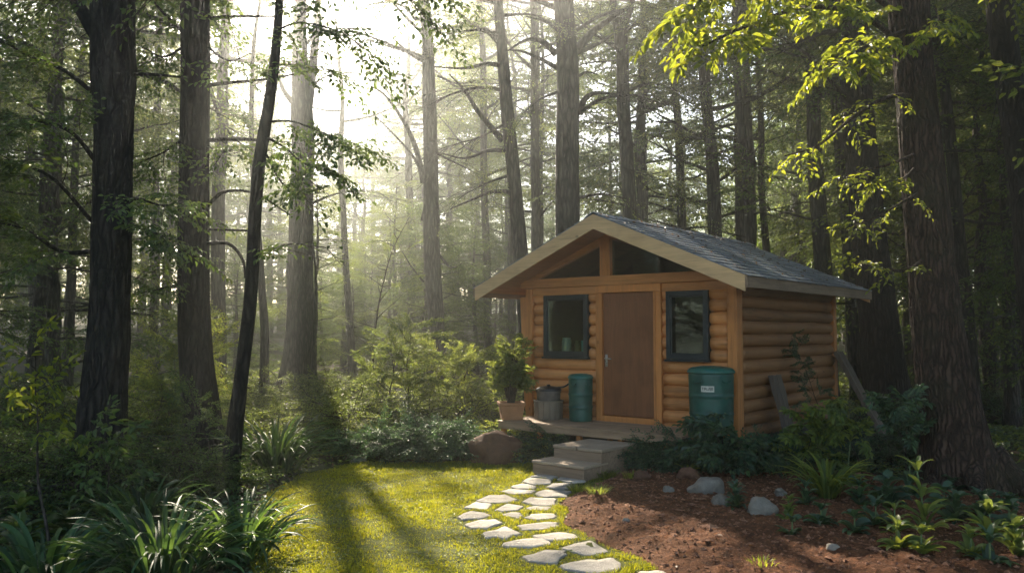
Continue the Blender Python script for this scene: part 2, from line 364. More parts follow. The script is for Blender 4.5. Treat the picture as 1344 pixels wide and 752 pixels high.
for zp, lab in zip(ZS, ZL):
    P = np.array([onz(590 + .2232 * a, 590 + .2232 * b, .035)[:2] for a, b in zp]); c = P.mean(0)
    # rounded irregular outline
    n = len(P); out = []
    for i in range(n):
        a, b, d = P[i - 1], P[i], P[(i + 1) % n]
        q0 = b + (a - b) * .11; q1 = b + (d - b) * .11
        for tt in (0, .33, .67, 1): out.append((1 - tt) ** 2 * q0 + 2 * tt * (1 - tt) * b + tt ** 2 * q1)
        out.append(b + (d - b) * .5 + rs.normal(0, .014, 2))
    O = np.array(out); STONES.append(c + (O - c) * 1.15)
    O = O - c; k = len(O); z0 = G(*c) - .046; mb = MB(); rings = []
    for sc_, zz in ((1.0, 0), (1.008, .05), (.995, .064), (.965, .069), (.6, .070), (.3, .071)):
        rr = O * sc_; zj = (vn(p3((rr[:, 0] + c[0]) * 6, (rr[:, 1] + c[1]) * 6), 8) - .5) * .014 * (zz > .05)
        rings.append(np.column_stack([rr, np.full(k, zz) + zj]))
    i = np.arange(len(rings) - 1)[:, None] * k; j = np.arange(k)[None]; j2 = (j + 1) % k
    mb.add(np.concatenate(rings), [np.stack([i + j, i + j2, i + k + j2, i + k + j], -1).reshape(-1, 4), (np.arange(k) + (len(rings) - 1) * k)[None]])
    o = mb.build('stepping_stone', M['pave']); o.location = (c[0], c[1], z0)
    tag(o, lab, 'stepping stone', 'stepping stones of the garden path')

# grass blades, as stuff
def leaves_geom(P, D, N, s, wr=.42, droop=.15, fold=.12):
    D = norm(D); N = N - D * (N * D).sum(1, keepdims=True); N = norm(N); B = np.cross(D, N); s = np.asarray(s)[:, None]; wd = s * wr
    V = np.stack([P, P + .32 * s * D + wd * .5 * B + fold * s * N, P + .68 * s * D + wd * .42 * B + fold * .6 * s * N, P + s * D - droop * s * N,
                  P + .68 * s * D - wd * .42 * B + fold * .6 * s * N, P + .32 * s * D - wd * .5 * B + fold * s * N], 1).reshape(-1, 3)
    b = np.arange(len(P))[:, None] * 6
    return V, np.concatenate([b + [0, 1, 2, 3], b + [0, 3, 4, 5]])
def blades(mb, x, y, z, h, rng, wd=.004, lean=.5, m=0):
    n = len(x); a = rng.uniform(0, 2 * math.pi, n); l = np.abs(rng.normal(0, lean, n)); d = np.stack([np.cos(a) * l, np.sin(a) * l, np.ones(n)], 1); d = norm(d)
    a2 = rng.uniform(0, 2 * math.pi, n); s_ = np.stack([np.cos(a2), np.sin(a2), 0 * a2], 1) * (wd * rng.uniform(.6, 1.4, n))[:, None]
    P = np.stack([x, y, z], 1); hh = h[:, None]
    V = np.stack([P - s_, P + s_, P + d * hh * .6 + s_ * .7, P + d * hh + np.stack([np.cos(a) * l, np.sin(a) * l, -l * .6], 1) * hh * .5, P + d * hh * .6 - s_ * .7], 1).reshape(-1, 3)
    b = np.arange(n)[:, None] * 5; mb.add(V, [b + [0, 1, 2, 3, 4]], m)
rg = np.random.default_rng(11)
def stone_free(x, y):
    k = np.ones(x.shape, bool)
    for O in STONES: k &= ~inpoly(x, y, O)
    return k
NB = 300000
gx = rg.uniform(-3.8, 3, NB); gy = 4.2 + (12.8 - 4.2) * rg.uniform(0, 1, NB) ** 1.25
kp = in_lawn(gx, gy) & stone_free(gx, gy)
pt = fbm(p3(gx * 1.1, gy * 1.1), 3, 23); kp &= rg.uniform(0, 1, NB) < np.clip((pt - .22) * 5, .3, 1); gx, gy, pt = gx[kp], gy[kp], pt[kp]
ga = MB(); tuft = fbm(p3(gx * 7, gy * 7), 2, 29)
blades(ga, gx, gy, lawn_h(gx, gy), (.012 + .075 * np.clip(tuft - .2, 0, 1) * np.clip(pt * 2.4 - .2, .3, 1.7)) * rg.uniform(.6, 1.5, len(gx)), rg, .0032, .7)
cl = 5200; kx = rg.uniform(-3.8, 3, cl); ky = 4.2 + 8.6 * rg.uniform(0, 1, cl) ** 1.2; kk = in_lawn(kx, ky) & stone_free(kx, ky) & (fbm(p3(kx * 1.7, ky * 1.7), 3, 41) > .47); kx, ky = kx[kk], ky[kk]; nk = len(kx); a_ = rg.uniform(0, 6.28, nk)
for j_ in range(3):     # clover among the grass
    Vc, Fc = leaves_geom(np.stack([kx, ky, lawn_h(kx, ky) + .022], 1), np.stack([np.cos(a_ + 2.1 * j_), np.sin(a_ + 2.1 * j_), .3 + 0 * a_], 1), np.stack([rg.normal(0, .3, nk), rg.normal(0, .3, nk), np.ones(nk)], 1), rg.uniform(.014, .03, nk), .8); ga.add(Vc, Fc, 1)
tag(ga.build('lawn_grass', [M['grass'], M['leaf_mid']], smooth=False), 'short yellow green mossy grass of the sunlit lawn and path joints', 'grass', kind='stuff')
# mulch and clods on the soil
M['chip'] = stone_mat('soil_clod', (.11, .045, .020), 14, .75, .95, (.24, .12, .07), .6)
NC = 26000
cx = rg.uniform(.2, 8, NC); cyy = rg.uniform(4.2, 12, NC); kp = in_soil(cx, cyy); cx, cyy = cx[kp], cyy[kp]
cz = soil_h(cx[None], cyy[None])[0]; mc = MB(); n = len(cx)
base = np.array([[1, 0, 0], [-1, 0, 0], [0, 1, 0], [0, -1, 0], [0, 0, 1], [0, 0, -1.]]); tri = np.array([[0, 2, 4], [2, 1, 4], [1, 3, 4], [3, 0, 4], [2, 0, 5], [1, 2, 5], [3, 1, 5], [0, 3, 5]])
sz = np.clip(rg.lognormal(-4.75, .62, n), .003, .05); V = base[None] * rg.uniform(.5, 1.3, (n, 6, 1)) + rg.normal(0, .15, (n, 6, 3))
V = V * (sz[:, None, None] * np.stack([rg.uniform(.7, 1.8, n), rg.uniform(.6, 1.1, n), rg.uniform(.35, .8, n)], 1)[:, None]); an = rg.uniform(0, 6.28, n); ca, sa = np.cos(an)[:, None], np.sin(an)[:, None]
V = np.stack([V[..., 0] * ca - V[..., 1] * sa, V[..., 0] * sa + V[..., 1] * ca, V[..., 2]], -1) + np.stack([cx, cyy, cz + sz * .15], 1)[:, None]
mc.add(V.reshape(-1, 3), (np.arange(n)[:, None, None] * 6 + tri[None]).reshape(-1, 3))
tag(mc.build('soil_crumbs', M['chip'], smooth=False), 'loose red brown crumbs and bark chips over the bare soil', 'mulch', kind='stuff')
# ------------------------------------------------------------------ cabin (local axes: x along the front, y into the depth)
TH = R(50.4); CU = np.array([math.sin(TH), -math.cos(TH), 0]); CV = np.array([math.cos(TH), math.sin(TH), 0]); C0 = np.array([0.2668, 13.8693, 0])
CW, CD = 3.717, 4.0
def cab(u, v, z=0): return C0 + CU * u + CV * v + np.array([0, 0, z])
def cloc(p): d = np.asarray(p) - C0; return np.array([d @ CU, d @ CV, p[2]])
M['log_x'] = wood_mat('log_front_lit', (.54, .22, .070), 0, .55, .5)  # logs coloured lighter, standing in for light on the front
M['log_y'] = wood_mat('log_side_shaded', (.24, .110, .042), 1, .6, .5)  # same logs coloured darker, the side wall's shade put into the colour
M['post'] = wood_mat('post_wood', (.50, .19, .052), 2, .5, .4)
M['beam'] = wood_mat('beam_wood', (.50, .20, .06), 0, .5, .4)
M['barge'] = wood_mat('barge_board_wood', (.56, .35, .165), 0, .6, .4)
M['eave'] = wood_mat('eave_board_wood', (.24, .16, .10), 1, .65, .4)
M['soffit'] = wood_mat('soffit_wood', (.38, .155, .055), 1, .6, .4)
M['door'] = wood_mat('door_wood', (.21, .082, .034), 2, .45, .3, 1.2, False)
M['deck'] = wood_mat('deck_wood', (.32, .20, .115), 0, .7, .45)
M['winframe'] = paint_mat('window_frame_paint', (.011, .018, .019), .4, 0, .3)
M['metal'] = paint_mat('brushed_metal', (.55, .53, .5), .3, 1, .2)
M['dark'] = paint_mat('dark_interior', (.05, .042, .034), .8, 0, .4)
gm, gt, gb = newmat('window_glass'); gl = node(gt, 'ShaderNodeBsdfGlossy'); gl.inputs['Roughness'].default_value = .03; gl.inputs['Color'].default_value = (.9, .95, .92, 1)
gtr = node(gt, 'ShaderNodeBsdfTransparent'); gtr.inputs['Color'].default_value = (.72, .82, .76, 1)
lw = node(gt, 'ShaderNodeFresnel'); lw.inputs['IOR'].default_value = 1.5; gx_ = node(gt, 'ShaderNodeMixShader')
gnb = node(gt, 'ShaderNodeBump'); gnb.inputs['Strength'].default_value = .04; gt.links.new(noise(gt, objco(gt), 2.5, 2), gnb.inputs['Height']); gt.links.new(gnb.outputs[0], gl.inputs['Normal'])
gt.links.new(lw.outputs[0], gx_.inputs[0]); gt.links.new(gtr.outputs[0], gx_.inputs[1]); gt.links.new(gl.outputs[0], gx_.inputs[2]); gt.links.new(gx_.outputs[0], gt.nodes['Material Output'].inputs[0])
M['glass'] = gm
sm, st_, sb = newmat('slate_shingle'); geo = node(st_, 'ShaderNodeNewGeometry'); sv = objco(st_)
sf = mathn(st_, 'ADD', mathn(st_, 'MULTIPLY', geo.outputs['Random Per Island'], .6), mathn(st_, 'MULTIPLY', noise(st_, sv, 14, 5, .7), .4))
st_.links.new(ramp(st_, sf, [(.1, (.06, .072, .085)), (.5, (.12, .138, .16)), (.9, (.24, .26, .285))]), sb.inputs['Base Color']); sb.inputs['Roughness'].default_value = .34; sb.inputs['Specular IOR Level'].default_value = .8
bump(st_, sb, noise(st_, sv, 30, 4, .7), .3, .01); M['shingle'] = sm

cabin = thing('log_cabin', C0, 'small log cabin with a slate shingle gable roof, wooden door and plank porch', 'cabin', rz=math.atan2(CU[1], CU[0]))
rl = np.random.default_rng(5)
def log(mb, axis, a, b, c1, z, r):
    """log along axis (0 or 1) from a to b; c1 is the other coordinate"""
    r = r * rl.uniform(.93, 1.05); n = max(4, int((b - a) / .12)); t = np.linspace(a, b, n); sd = rl.uniform(0, 99)
    jig = (vn(p3(t * 1.3, sd, 0)) - .5) * .018; P = np.zeros((n, 3)); P[:, axis] = t; P[:, 1 - axis] = c1 + jig; P[:, 2] = z + (vn(p3(t * 1.1, sd, 7)) - .5) * .012
    tube(mb, P, r * (1 + (vn(p3(t * 1.7, sd, 3)) - .5) * .07), 18, 0, True, lambda aa, PP, rr: np.stack([.97 + .06 * vn(p3(np.cos(aa) * 2 + sd, np.sin(aa) * 2, tt * 2)) for tt in t]))
OPEN = [(.37, 1.235, 1.47, 2.46), (1.395, 2.545, .3, 2.6), (2.63, 3.30, 1.47, 2.46)]
rows = np.arange(.46, 2.5, .178)
fws = [MB(), MB()]; sw = MB(); bw = MB(); lw2 = MB()
for z in rows:
    segs = [(.12, 1.45), (2.5, 3.59)]
    for (a, b, z0, z1) in OPEN:
        if z + .06 > z0 and z - .06 < z1:
            ns = []
            for s0, s1 in segs:
                if b <= s0 or a >= s1: ns.append((s0, s1)); continue
                if a - s0 > .03: ns.append((s0, a))
                if s1 - b > .03: ns.append((b, s1))
            segs = ns
    for s0, s1 in segs: log(fws[0 if s0 < 1.4 else 1], 0, s0 + rl.uniform(0, .008), s1 - rl.uniform(0, .008), .075, z, .1)
for z in np.arange(.44, 2.62, .186):
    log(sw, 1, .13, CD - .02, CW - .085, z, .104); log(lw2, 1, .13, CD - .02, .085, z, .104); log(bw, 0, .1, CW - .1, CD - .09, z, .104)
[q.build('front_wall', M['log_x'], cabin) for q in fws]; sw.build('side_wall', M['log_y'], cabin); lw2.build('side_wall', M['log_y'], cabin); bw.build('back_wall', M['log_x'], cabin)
for (u0, u1, v0, v1, zt) in ((-.015, .125, -.05, .14, 2.58), (3.585, CW + .015, -.05, .14, 2.58), (3.62, CW + .03, CD - .11, CD + .02, 2.6), (-.02, .11, CD - .11, CD + .02, 2.6)):
    m = MB(); box(m, (u0, v0, .33), (u1, v1, zt)); m.build('corner_post', M['post'], cabin, False, bevel=.01)
m = MB(); prism(m, [(-.15, -.03, 2.45), (-.015, -.03, 2.45), (-.015, -.03, .56), (-.045, -.03, .56)], (0, 0, 0), (0, .1, 0)); m.build('corner_brace', M['post'], cabin, False, bevel=.008)
for q in ((.125, 1.393), (2.547, 3.583)):
    m = MB(); box(m, (q[0], -.028, 2.462), (q[1], .1, 2.585)); m.build('header_board', M['beam'], cabin, False, bevel=.006)
m = MB(); box(m, (-.10, -.075, 2.588), (CW + .06, .1, 2.735)); m.build('tie_beam', M['beam'], cabin, False, bevel=.01)
# gable
RU, RZ, EZ, OVF, OVB, UL, UR = 1.86, 3.60, 2.60, .77, 4.42, -.47, 4.19
SL = (RZ - EZ) / (RU - UL); TR = .085
def roofz(u): return RZ - abs(u - RU) * SL
gz = lambda u: roofz(u) - TR - .012
m = MB(); box(m, (1.47, -.05, 2.737), (1.655, .09, gz(1.47) - .005)); m.build('king_post', M['post'], cabin, False, bevel=.008)
for (ua, ub) in ((-.05, 1.86), (3.77, 1.86)):
    m = MB(); P = [(ua, -.045, gz(ua)), (ub, -.045, gz(ub)), (ub, -.045, gz(ub) - .13), (ua + (.28 if ua < ub else -.28), -.045, 2.737), (ua, -.045, 2.737)]
    prism(m, P, (0, 0, 0), (0, .12, 0)); m.build('gable_rafter', M['beam'], cabin, False)
def gable_pane(u0, u1):
    us = np.linspace(u0, u1, 2); P = [(u0, .03, 2.735), (u1, .03, 2.735)] + [(u, .03, max(2.735, gz(u) - .12)) for u in us[::-1]]
    m = MB(); prism(m, P, (0, 0, 0), (0, .012, 0)); return m
gable_pane(.2, 1.468).build('gable_window', M['glass'], cabin, False); gable_pane(1.657, 3.5).build('gable_window', M['glass'], cabin, False)
m = MB(); prism(m, [(-.02, 0, 2.6), (CW + .02, 0, 2.6), (RU, 0, gz(RU))], (0, CD - .12, 0), (0, CD - .02, 0)); m.build('back_gable', M['log_x'], cabin, False)
# roof
roof = None
for sgn, ue in ((-1, UL), (1, UR)):
    m = MB(); prism(m, [(RU, 0, RZ - .012), (ue, 0, roofz(ue) - .012), (ue, 0, roofz(ue) - TR), (RU, 0, RZ - TR)], (0, -OVF, 0), (0, OVB, 0))
    o = m.build('roof', M['soffit'], cabin, False)
    # shingle courses
    ms = MB(); L = abs(ue - RU) / math.cos(math.atan(SL)); nc = 15; ex = (L + .05) / nc; ang = math.atan(SL); rs_ = np.random.default_rng(8 + sgn)
    for c in range(nc):
        d0 = (nc - c) * ex; v = -OVF - .03 - rs_.uniform(0, .2)
        while v < OVB + .03:
            wd = rs_.uniform(.14, .30); a, b = max(v, -OVF - .03), min(v + wd, OVB + .03); v += wd + .004
            if b - a < .03: continue
            dl = d0 + rs_.normal(0, .006); du = d0 - ex * 1.7; th = rs_.uniform(.007, .016)
            def pt(d, vv, h): d = max(d, .0); return (RU + sgn * (d * math.cos(ang) + h * math.sin(ang)), vv, RZ - .012 - d * math.sin(ang) + h * math.cos(ang))
            hl, hu = .022 + rs_.uniform(0, .006), .004
            sk = rs_.normal(0, .004)
            V = [pt(dl + sk, a, hl), pt(dl - sk, b, hl), pt(du, b, hu), pt(du, a, hu), pt(dl + sk, a, hl - th), pt(dl - sk, b, hl - th), pt(du, b, .001), pt(du, a, .001)]
            ms.add(V, np.array([[0, 1, 2, 3], [4, 7, 6, 5], [0, 4, 5, 1], [1, 5, 6, 2], [3, 2, 6, 7], [0, 3, 7, 4]]))
    ms.build('shingles', M['shingle'], o, False)
    m = MB(); e = ue + sgn * .002
    prism(m, [(RU, 0, RZ - .008), (ue, 0, roofz(ue) - .008), (ue, 0, roofz(ue) - .215), (RU, 0, RZ - .225)], (0, -OVF - .035, 0), (0, -OVF - .002, 0)); m.build('barge_board', M['barge'], o, False)
    m = MB(); prism(m, [(RU, 0, RZ - .008), (ue, 0, roofz(ue) - .008), (ue, 0, roofz(ue) - .215), (RU, 0, RZ - .225)], (0, OVB + .002, 0), (0, OVB + .035, 0)); m.build('barge_board', M['barge'], o, False)
    m = MB(); box(m, (ue + sgn * .003, -OVF - .033, roofz(ue) - .165), (ue + sgn * .035, OVB + .033, roofz(ue) - .018)); m.build('eave_board', M['eave'], o, False, bevel=.004)
m = MB(); rs_ = np.random.default_rng(2); v = -OVF - .04
while v < OVB:
    ln = rs_.uniform(.24, .34); h = .026 + rs_.uniform(0, .012)
    for sgn in (-1, 1):
        P = [(RU - sgn * .004, v, RZ + h), (RU + sgn * .15, v, RZ - .15 * SL + h - .004), (RU + sgn * .15, v, RZ - .15 * SL + h - .016), (RU - sgn * .004, v, RZ + h - .014)]
        prism(m, P, (0, 0, 0), (0, ln + .03, 0))
    v += ln
m.build('ridge_cap', M['shingle'], cabin, False)
# door
m = MB(); box(m, (1.395, -.058, .49), (1.505, .1, 2.47)); box(m, (2.425, -.058, .49), (2.545, .1, 2.47)); box(m, (1.395, -.06, 2.472), (2.545, .1, 2.585)); box(m, (1.507, -.075, .49), (2.423, .1, .585))
dfm = m.build('door_frame', M['post'], cabin, False, bevel=.006)
m = MB(); box(m, (2.425, -.075, .495), (2.462, -.06, 2.46)); m.build('door_stop', M['post'], dfm, False, bevel=.004)
m = MB(); box(m, (1.510, -.012, .592), (2.420, .035, 2.466)); door = m.build('door', M['door'], cabin, False, bevel=.004)
m = MB(); box(m, (1.545, -.022, 1.33), (1.585, -.013, 1.52)); tube(m, [(1.565, -.02, 1.46), (1.565, -.065, 1.46)], .011, 10); tube(m, [(1.562, -.062, 1.46), (1.63, -.066, 1.457), (1.685, -.06, 1.452)], [.011, .01, .009], 10); tube(m, [(1.565, -.024, 1.375), (1.565, -.018, 1.375)], .012, 12); m.build('handle', M['metal'], door, bevel=.002)
for z in (.85, 1.5, 2.2):
    m = MB(); tube(m, [(2.422, -.02, z - .05), (2.422, -.02, z + .05)], .009, 8); m.build('hinge', M['metal'], door)
# windows
for (u0, u1, z0, z1) in ((.37, 1.235, 1.47, 2.46), (2.63, 3.30, 1.47, 2.46)):
    m = MB(); f = .066; v0, v1 = -.062, .12
    box(m, (u0, v0, z0), (u0 + f, v1, z1)); box(m, (u1 - f, v0, z0), (u1, v1, z1)); box(m, (u0 + f - .001, v0 + .002, z1 - f), (u1 - f + .001, v1 - .002, z1 - .001)); box(m, (u0 + f - .001, v0 + .002, z0 + .001), (u1 - f + .001, v1 - .002, z0 + f))
    wf = m.build('window', M['winframe'], cabin, False, bevel=.006)
    m = MB(); g = .022; box(m, (u0 + f, v0 + .02, z0 + f), (u0 + f + g, v1 - .04, z1 - f)); box(m, (u1 - f - g, v0 + .02, z0 + f), (u1 - f, v1 - .04, z1 - f)); box(m, (u0 + f + g, v0 + .021, z1 - f - g), (u1 - f - g, v1 - .041, z1 - f)); box(m, (u0 + f + g, v0 + .021, z0 + f), (u1 - f - g, v1 - .041, z0 + f + g)); m.build('sash', M['winframe'], wf, False, bevel=.003)
    m = MB(); box(m, (u0 + f + g, v0 + .030, z0 + f + g), (u1 - f - g, v0 + .038, z1 - f - g)); m.build('pane', M['glass'], wf, False)
    m = MB(); box(m, (u0 - .02, -.085, z0 - .032), (u1 + .02, .0, z0 - .003)); m.build('sill', M['winframe'], wf, False, bevel=.004)
    m = MB(); box(m, (u0 - .03, .19, z0 + .02), (u1 + .03, .5, z0 + .06)); m.build('inner_shelf', M['deck'], wf, False, bevel=.004)
# room behind the glass
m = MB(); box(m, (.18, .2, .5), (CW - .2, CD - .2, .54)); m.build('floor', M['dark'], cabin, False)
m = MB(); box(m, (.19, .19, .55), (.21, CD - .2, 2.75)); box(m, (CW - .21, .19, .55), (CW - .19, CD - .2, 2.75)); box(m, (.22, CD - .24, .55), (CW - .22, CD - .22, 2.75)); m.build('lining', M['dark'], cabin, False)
# porch
DZ = .50; m = MB(); DU0, DU1, DV = .22, 3.40, -1.06
nb = 9; bwid = (abs(DV) - .06) / nb
for i in range(nb):
    v0 = DV + i * bwid; jit = rl.uniform(-.012, .012, 2); box(m, (DU0 + jit[0], v0 + .004, DZ - .033 + rl.uniform(0, .003)), (DU1 + jit[1], v0 + bwid - .004, DZ + rl.uniform(-.002, .003)))
porch = m.build('porch', M['deck'], cabin, False, bevel=.005)
m = MB(); box(m, (DU0 + .02, DV + .012, DZ - .12), (DU1 - .02, DV + .05, DZ - .035)); m.build('rim_board', M['deck'], porch, False, bevel=.005)
for u in (.3, 1.0, 1.72, 2.42, 3.12):
    m = MB(); box(m, (u - .035, DV + .055, -.1), (u + .035, DV + .12, DZ - .036)); m.build('porch_post', M['post'], porch, False, bevel=.006)
for u in (.3, 1.72, 3.12): 
    m = MB(); box(m, (u - .035, -.2, -.1), (u + .035, -.13, DZ - .036)); m.build('porch_post', M['post'], porch, False, bevel=.006)
# footing under the walls
M['found'] = stone_mat('foundation_stone', (.10, .085, .07), 2, .5, .9)
m = MB(); box(m, (.03, .02, -.2), (CW - .03, CD - .04, .37)); m.build('foundation', M['found'], cabin, False, bevel=.02)
m = MB(); tube(m, [(CW + .02, CD + .02, 2.37), (CW + .30, CD + .06, 2.36), (CW + .33, CD + .06, 2.37), (CW + .335, CD + .06, 2.47)], .018, 8); box(m, (CW + .29, CD + .02, 2.30), (CW + .35, CD + .10, 2.38)); m.build('eave_bracket', M['winframe'], cabin, False)

# things behind the left pane
M['ceramic'] = paint_mat('pale_ceramic', (.55, .56, .52), .4, 0, .2); M['tealbox'] = paint_mat('teal_card', (.22, .42, .42), .6, 0, .2); M['brownjar'] = paint_mat('brown_jar', (.25, .15, .07), .4, 0, .3); M['clayleaf'] = M['leaf_mid']
def on_cab(name, mb, mat, u, v, z, lab, cat, group=None, rz=0, smooth=True, bevel=0):
    o = mb.build(name, mat, None, smooth, bevel=bevel); o.location = tuple(cab(u, v, z)); o.rotation_euler = (0, 0, math.atan2(CU[1], CU[0]) + rz); return tag(o, lab, cat, group)
m = MB(); lathe(m, [(0, 0), (.075, 0), (.08, .02), (.08, .19), (.07, .21), (.07, .24), (0, .245)], 24); on_cab('jar', m, M['ceramic'], .58, .30, 1.53, 'tall pale jar on the inner shelf, at the left in the left window', 'jar')
m = MB(); lathe(m, [(0, 0), (.06, 0), (.065, .02), (.065, .13), (.05, .17), (.05, .2), (0, .2)], 24); on_cab('jar', m, M['brownjar'], .80, .32, 1.53, 'brown jar on the inner shelf of the left window, beside the pale jar', 'jar')
m = MB(); box(m, (-.1, -.05, 0), (.1, .05, .2)); box(m, (-.095, -.056, .03), (.095, -.0505, .17)); on_cab('storage_box', m, M['tealbox'], 1.02, .28, 1.53, 'small teal box on the inner shelf, at the right in the left window', 'box', smooth=False, bevel=.006)
m = MB(); lathe(m, [(0, 0), (.045, 0), (.055, .08), (.05, .1), (0, .09)], 20); on_cab('flower_pot', m, M['ceramic'], .93, .42, 1.53, 'little pot with dried flowers behind the teal box in the left window', 'flower pot')

# ------------------------------------------------------------------ steps (two slabs)
M['step_side'] = wood_mat('step_timber', (.27, .18, .115), 0, .75, .4, 1, False, .2); M['step_top'] = stone_mat('step_top', (.33, .245, .165), 2, .25, .8)
rstep = math.atan2(CU[1], CU[0]) + R(-1)
def step(name, u0, u1, v0, v1, z0, z1, lab, joint):
    c = cab((u0 + u1) / 2, (v0 + v1) / 2, 0); hx, hy = (u1 - u0) / 2, (v1 - v0) / 2
    root = thing(name, (c[0], c[1], z0), lab, 'step', 'steps up to the porch', rstep)
    m = MB(); box(m, (-hx + .012, -hy + .012, 0), (hx - .012, hy - .012, z1 - z0 - .042)); m.build('riser', M['step_side'], root, False, bevel=.012)
    if joint:
        for a, b in ((-hx, -.01), (.012, hx)):
            for c0, c1 in ((-hy, -.11), (-.098, hy)):
                m = MB(); box(m, (a, c0, z1 - z0 - .04), (b, c1, z1 - z0 + rl.uniform(-.002, .003))); m.build('tread_slab', M['step_top'], root, False, bevel=.01)
    else:
        m = MB(); box(m, (-hx, -hy, z1 - z0 - .04), (hx, hy, z1 - z0)); m.build('tread_slab', M['step_top'], root, False, bevel=.012)
step('garden_step', 1.85, 2.70, -2.26, -1.72, -.02, .19, 'lower wooden step between the stone path and the upper step', False)
step('garden_step', 1.93, 2.72, -1.95 + .05, -1.05, -.03, .36, 'upper step with grey slabs on top, just below the porch edge', True)

# ------------------------------------------------------------------ barrels, pots, planks
M['green'] = paint_mat('green_plastic', (.010, .070, .048), .45, 0, .55, 1, .5); M['greenlid'] = paint_mat('green_lid', (.016, .105, .075), .38, 0, .25, 1, .5)
M['label'] = paint_mat('paper_label', (.55, .52, .42), .8, 0, .3, 3); M['ink'] = paint_mat('ink', (.02, .02, .02), .7)
def barrel(p, r, h, lab, text, face):
    root = thing('barrel', p, lab, 'barrel', 'green barrels beside the door', face)
    m = MB(); prof = [(0, 0), (r * .86, 0), (r * .9, .012), (r * .905, .03)]
    for k in range(1, 40):
        z = .03 + (h * .9 - .03) * k / 40; q = z / h
        rr = r * (.905 + .06 * q); rr += .010 * sum(math.exp(-((z - zc * h) / .012) ** 2) for zc in (.30, .58)); prof.append((rr, z))
    prof += [(r * .96, h * .9), (r * .93, h * .92), (r * .93, h * .955), (0, h * .955)]
    lathe(m, prof, 64); body = m.build('body', M['green'], root)
    m = MB(); lathe(m, [(r * .94, h * .925), (r * 1.0, h * .925), (r * 1.015, h * .935), (r * 1.015, h * .955), (r * .99, h * .965), (r * .96, h * .98), (r * .92, h * .995), (r * .8, h * 1.012), (r * .5, h * 1.03), (r * .2, h * 1.036), (0, h * 1.037)], 64); m.build('lid', M['greenlid'], root)
    for a in (-.62, .72):
        m = MB(); ca, sa = math.sin(a), -math.cos(a); t = np.array([math.cos(a), math.sin(a), 0]); o_ = np.array([ca, sa, 0]); b = o_ * r * .955 + np.array([0, 0, h * .80])
        tube(m, curve([b - t * r * .22 + [0, 0, .012], b - t * r * .2 + o_ * .018, b + o_ * .03 - [0, 0, .012], b + t * r * .2 + o_ * .018, b + t * r * .22 + [0, 0, .012]], 14), .011, 8); m.build('handle', M['green'], root)
    if text:
        a0 = -.16; m = MB(); aa = np.linspace(a0 - .29, a0 + .29, 12); rr = r * .958
        for q in (0, 1): pass
        V = []; 
        for z in (h * .65, h * .74):
            for a in aa: V.append((math.sin(a) * rr, -math.cos(a) * rr, z))
        for z in (h * .65, h * .74):
            for a in aa: V.append((math.sin(a) * (rr - .006), -math.cos(a) * (rr - .006), z))
        n = 12; Fq = [[i, i + 1, n + i + 1, n + i] for i in range(n - 1)]; m.add(V, np.array(Fq)); lb = m.build('paper_label', M['label'], root)
        fc = bpy.data.curves.new('lettering', 'FONT'); fc.body = text; fc.size = .062; fc.extrude = .0008; fc.align_x = 'CENTER'; fc.align_y = 'CENTER'; fc.offset = .0012
        tmp = bpy.data.objects.new('tmp', fc); COL.objects.link(tmp); dg = bpy.context.evaluated_depsgraph_get(); me = bpy.data.meshes.new_from_object(tmp.evaluated_get(dg)); bpy.data.objects.remove(tmp)
        co = np.zeros(len(me.vertices) * 3); me.vertices.foreach_get('co', co); co = co.reshape(-1, 3); sc_ = .185 / max(.01, np.ptp(co[:, 0])) * .42 * r / .3 * 1.35
        sc_ = (2 * .25 * rr) / np.ptp(co[:, 0]); a = a0 + co[:, 0] * sc_ / rr; rad = rr + .0035 + co[:, 2]
        co = np.stack([np.sin(a) * rad, -np.cos(a) * rad, h * .695 + co[:, 1] * min(sc_, 1.0)], 1); me.vertices.foreach_set('co', co.ravel()); me.update(); me.materials.clear(); me.materials.append(M['ink'])
        lt = bpy.data.objects.new('lettering', me); COL.objects.link(lt); lt.parent = lb
    return root
camface = lambda p: math.atan2(p[1], p[0]) - math.pi / 2
def on_v(px, py, v):      # where a sight line meets the plane parallel to the front wall
    r = ray(px, py); o = C0 + CV * v; t = ((o - CAM) @ CV) / (r @ CV); return cloc(CAM + r * t)
q = on_v(762, 492, -.30); barrel(cab(q[0], -.30, .503), .195, q[2] - .503, 'smaller green barrel with a lid, left of the door on the porch', None, camface(cab(q[0], -.3)))
q = on_v(933, 483, -.42); pb2 = cab(q[0], -.42, .503); barrel(pb2, .315, q[2] - .503, 'larger green barrel with a paper label under the right window', 'TRUSE', camface(pb2))
# stacked tubs with a scoop
M['tubwood'] = wood_mat('tub_wood', (.16, .125, .085), 2, .8, .4); M['tubgrey'] = stone_mat('tub_grey', (.15, .13, .11), 3, .4, .85); M['blackmetal'] = paint_mat('black_metal', (.02, .02, .022), .45, .3, .3)
pt_ = cab(on_v(720, 545, -.36)[0], -.36, .503); m = MB(); aa = np.arange(18)
def staves(mb, r0, r1, z0, z1, n):
    for i in range(n):
        a0, a1 = 2 * math.pi * i / n + .012, 2 * math.pi * (i + 1) / n - .012; k = rl.uniform(.985, 1.015)
        V = [(math.cos(a) * r * k * q, math.sin(a) * r * k * q, z) for q in (1, .88) for (r, z) in ((r0, z0), (r1, z1)) for a in (a0, a1)]
        mb.add(V, np.array([[0, 1, 3, 2], [4, 6, 7, 5], [0, 4, 5, 1], [2, 3, 7, 6], [0, 2, 6, 4], [1, 5, 7, 3]]))
root = thing('wooden_tub', pt_, 'squat wooden stave tub on the porch under the left window', 'tub')
m = MB(); staves(m, .225, .235, 0, .27, 16); m.build('staves', M['tubwood'], root, False, bevel=.004)
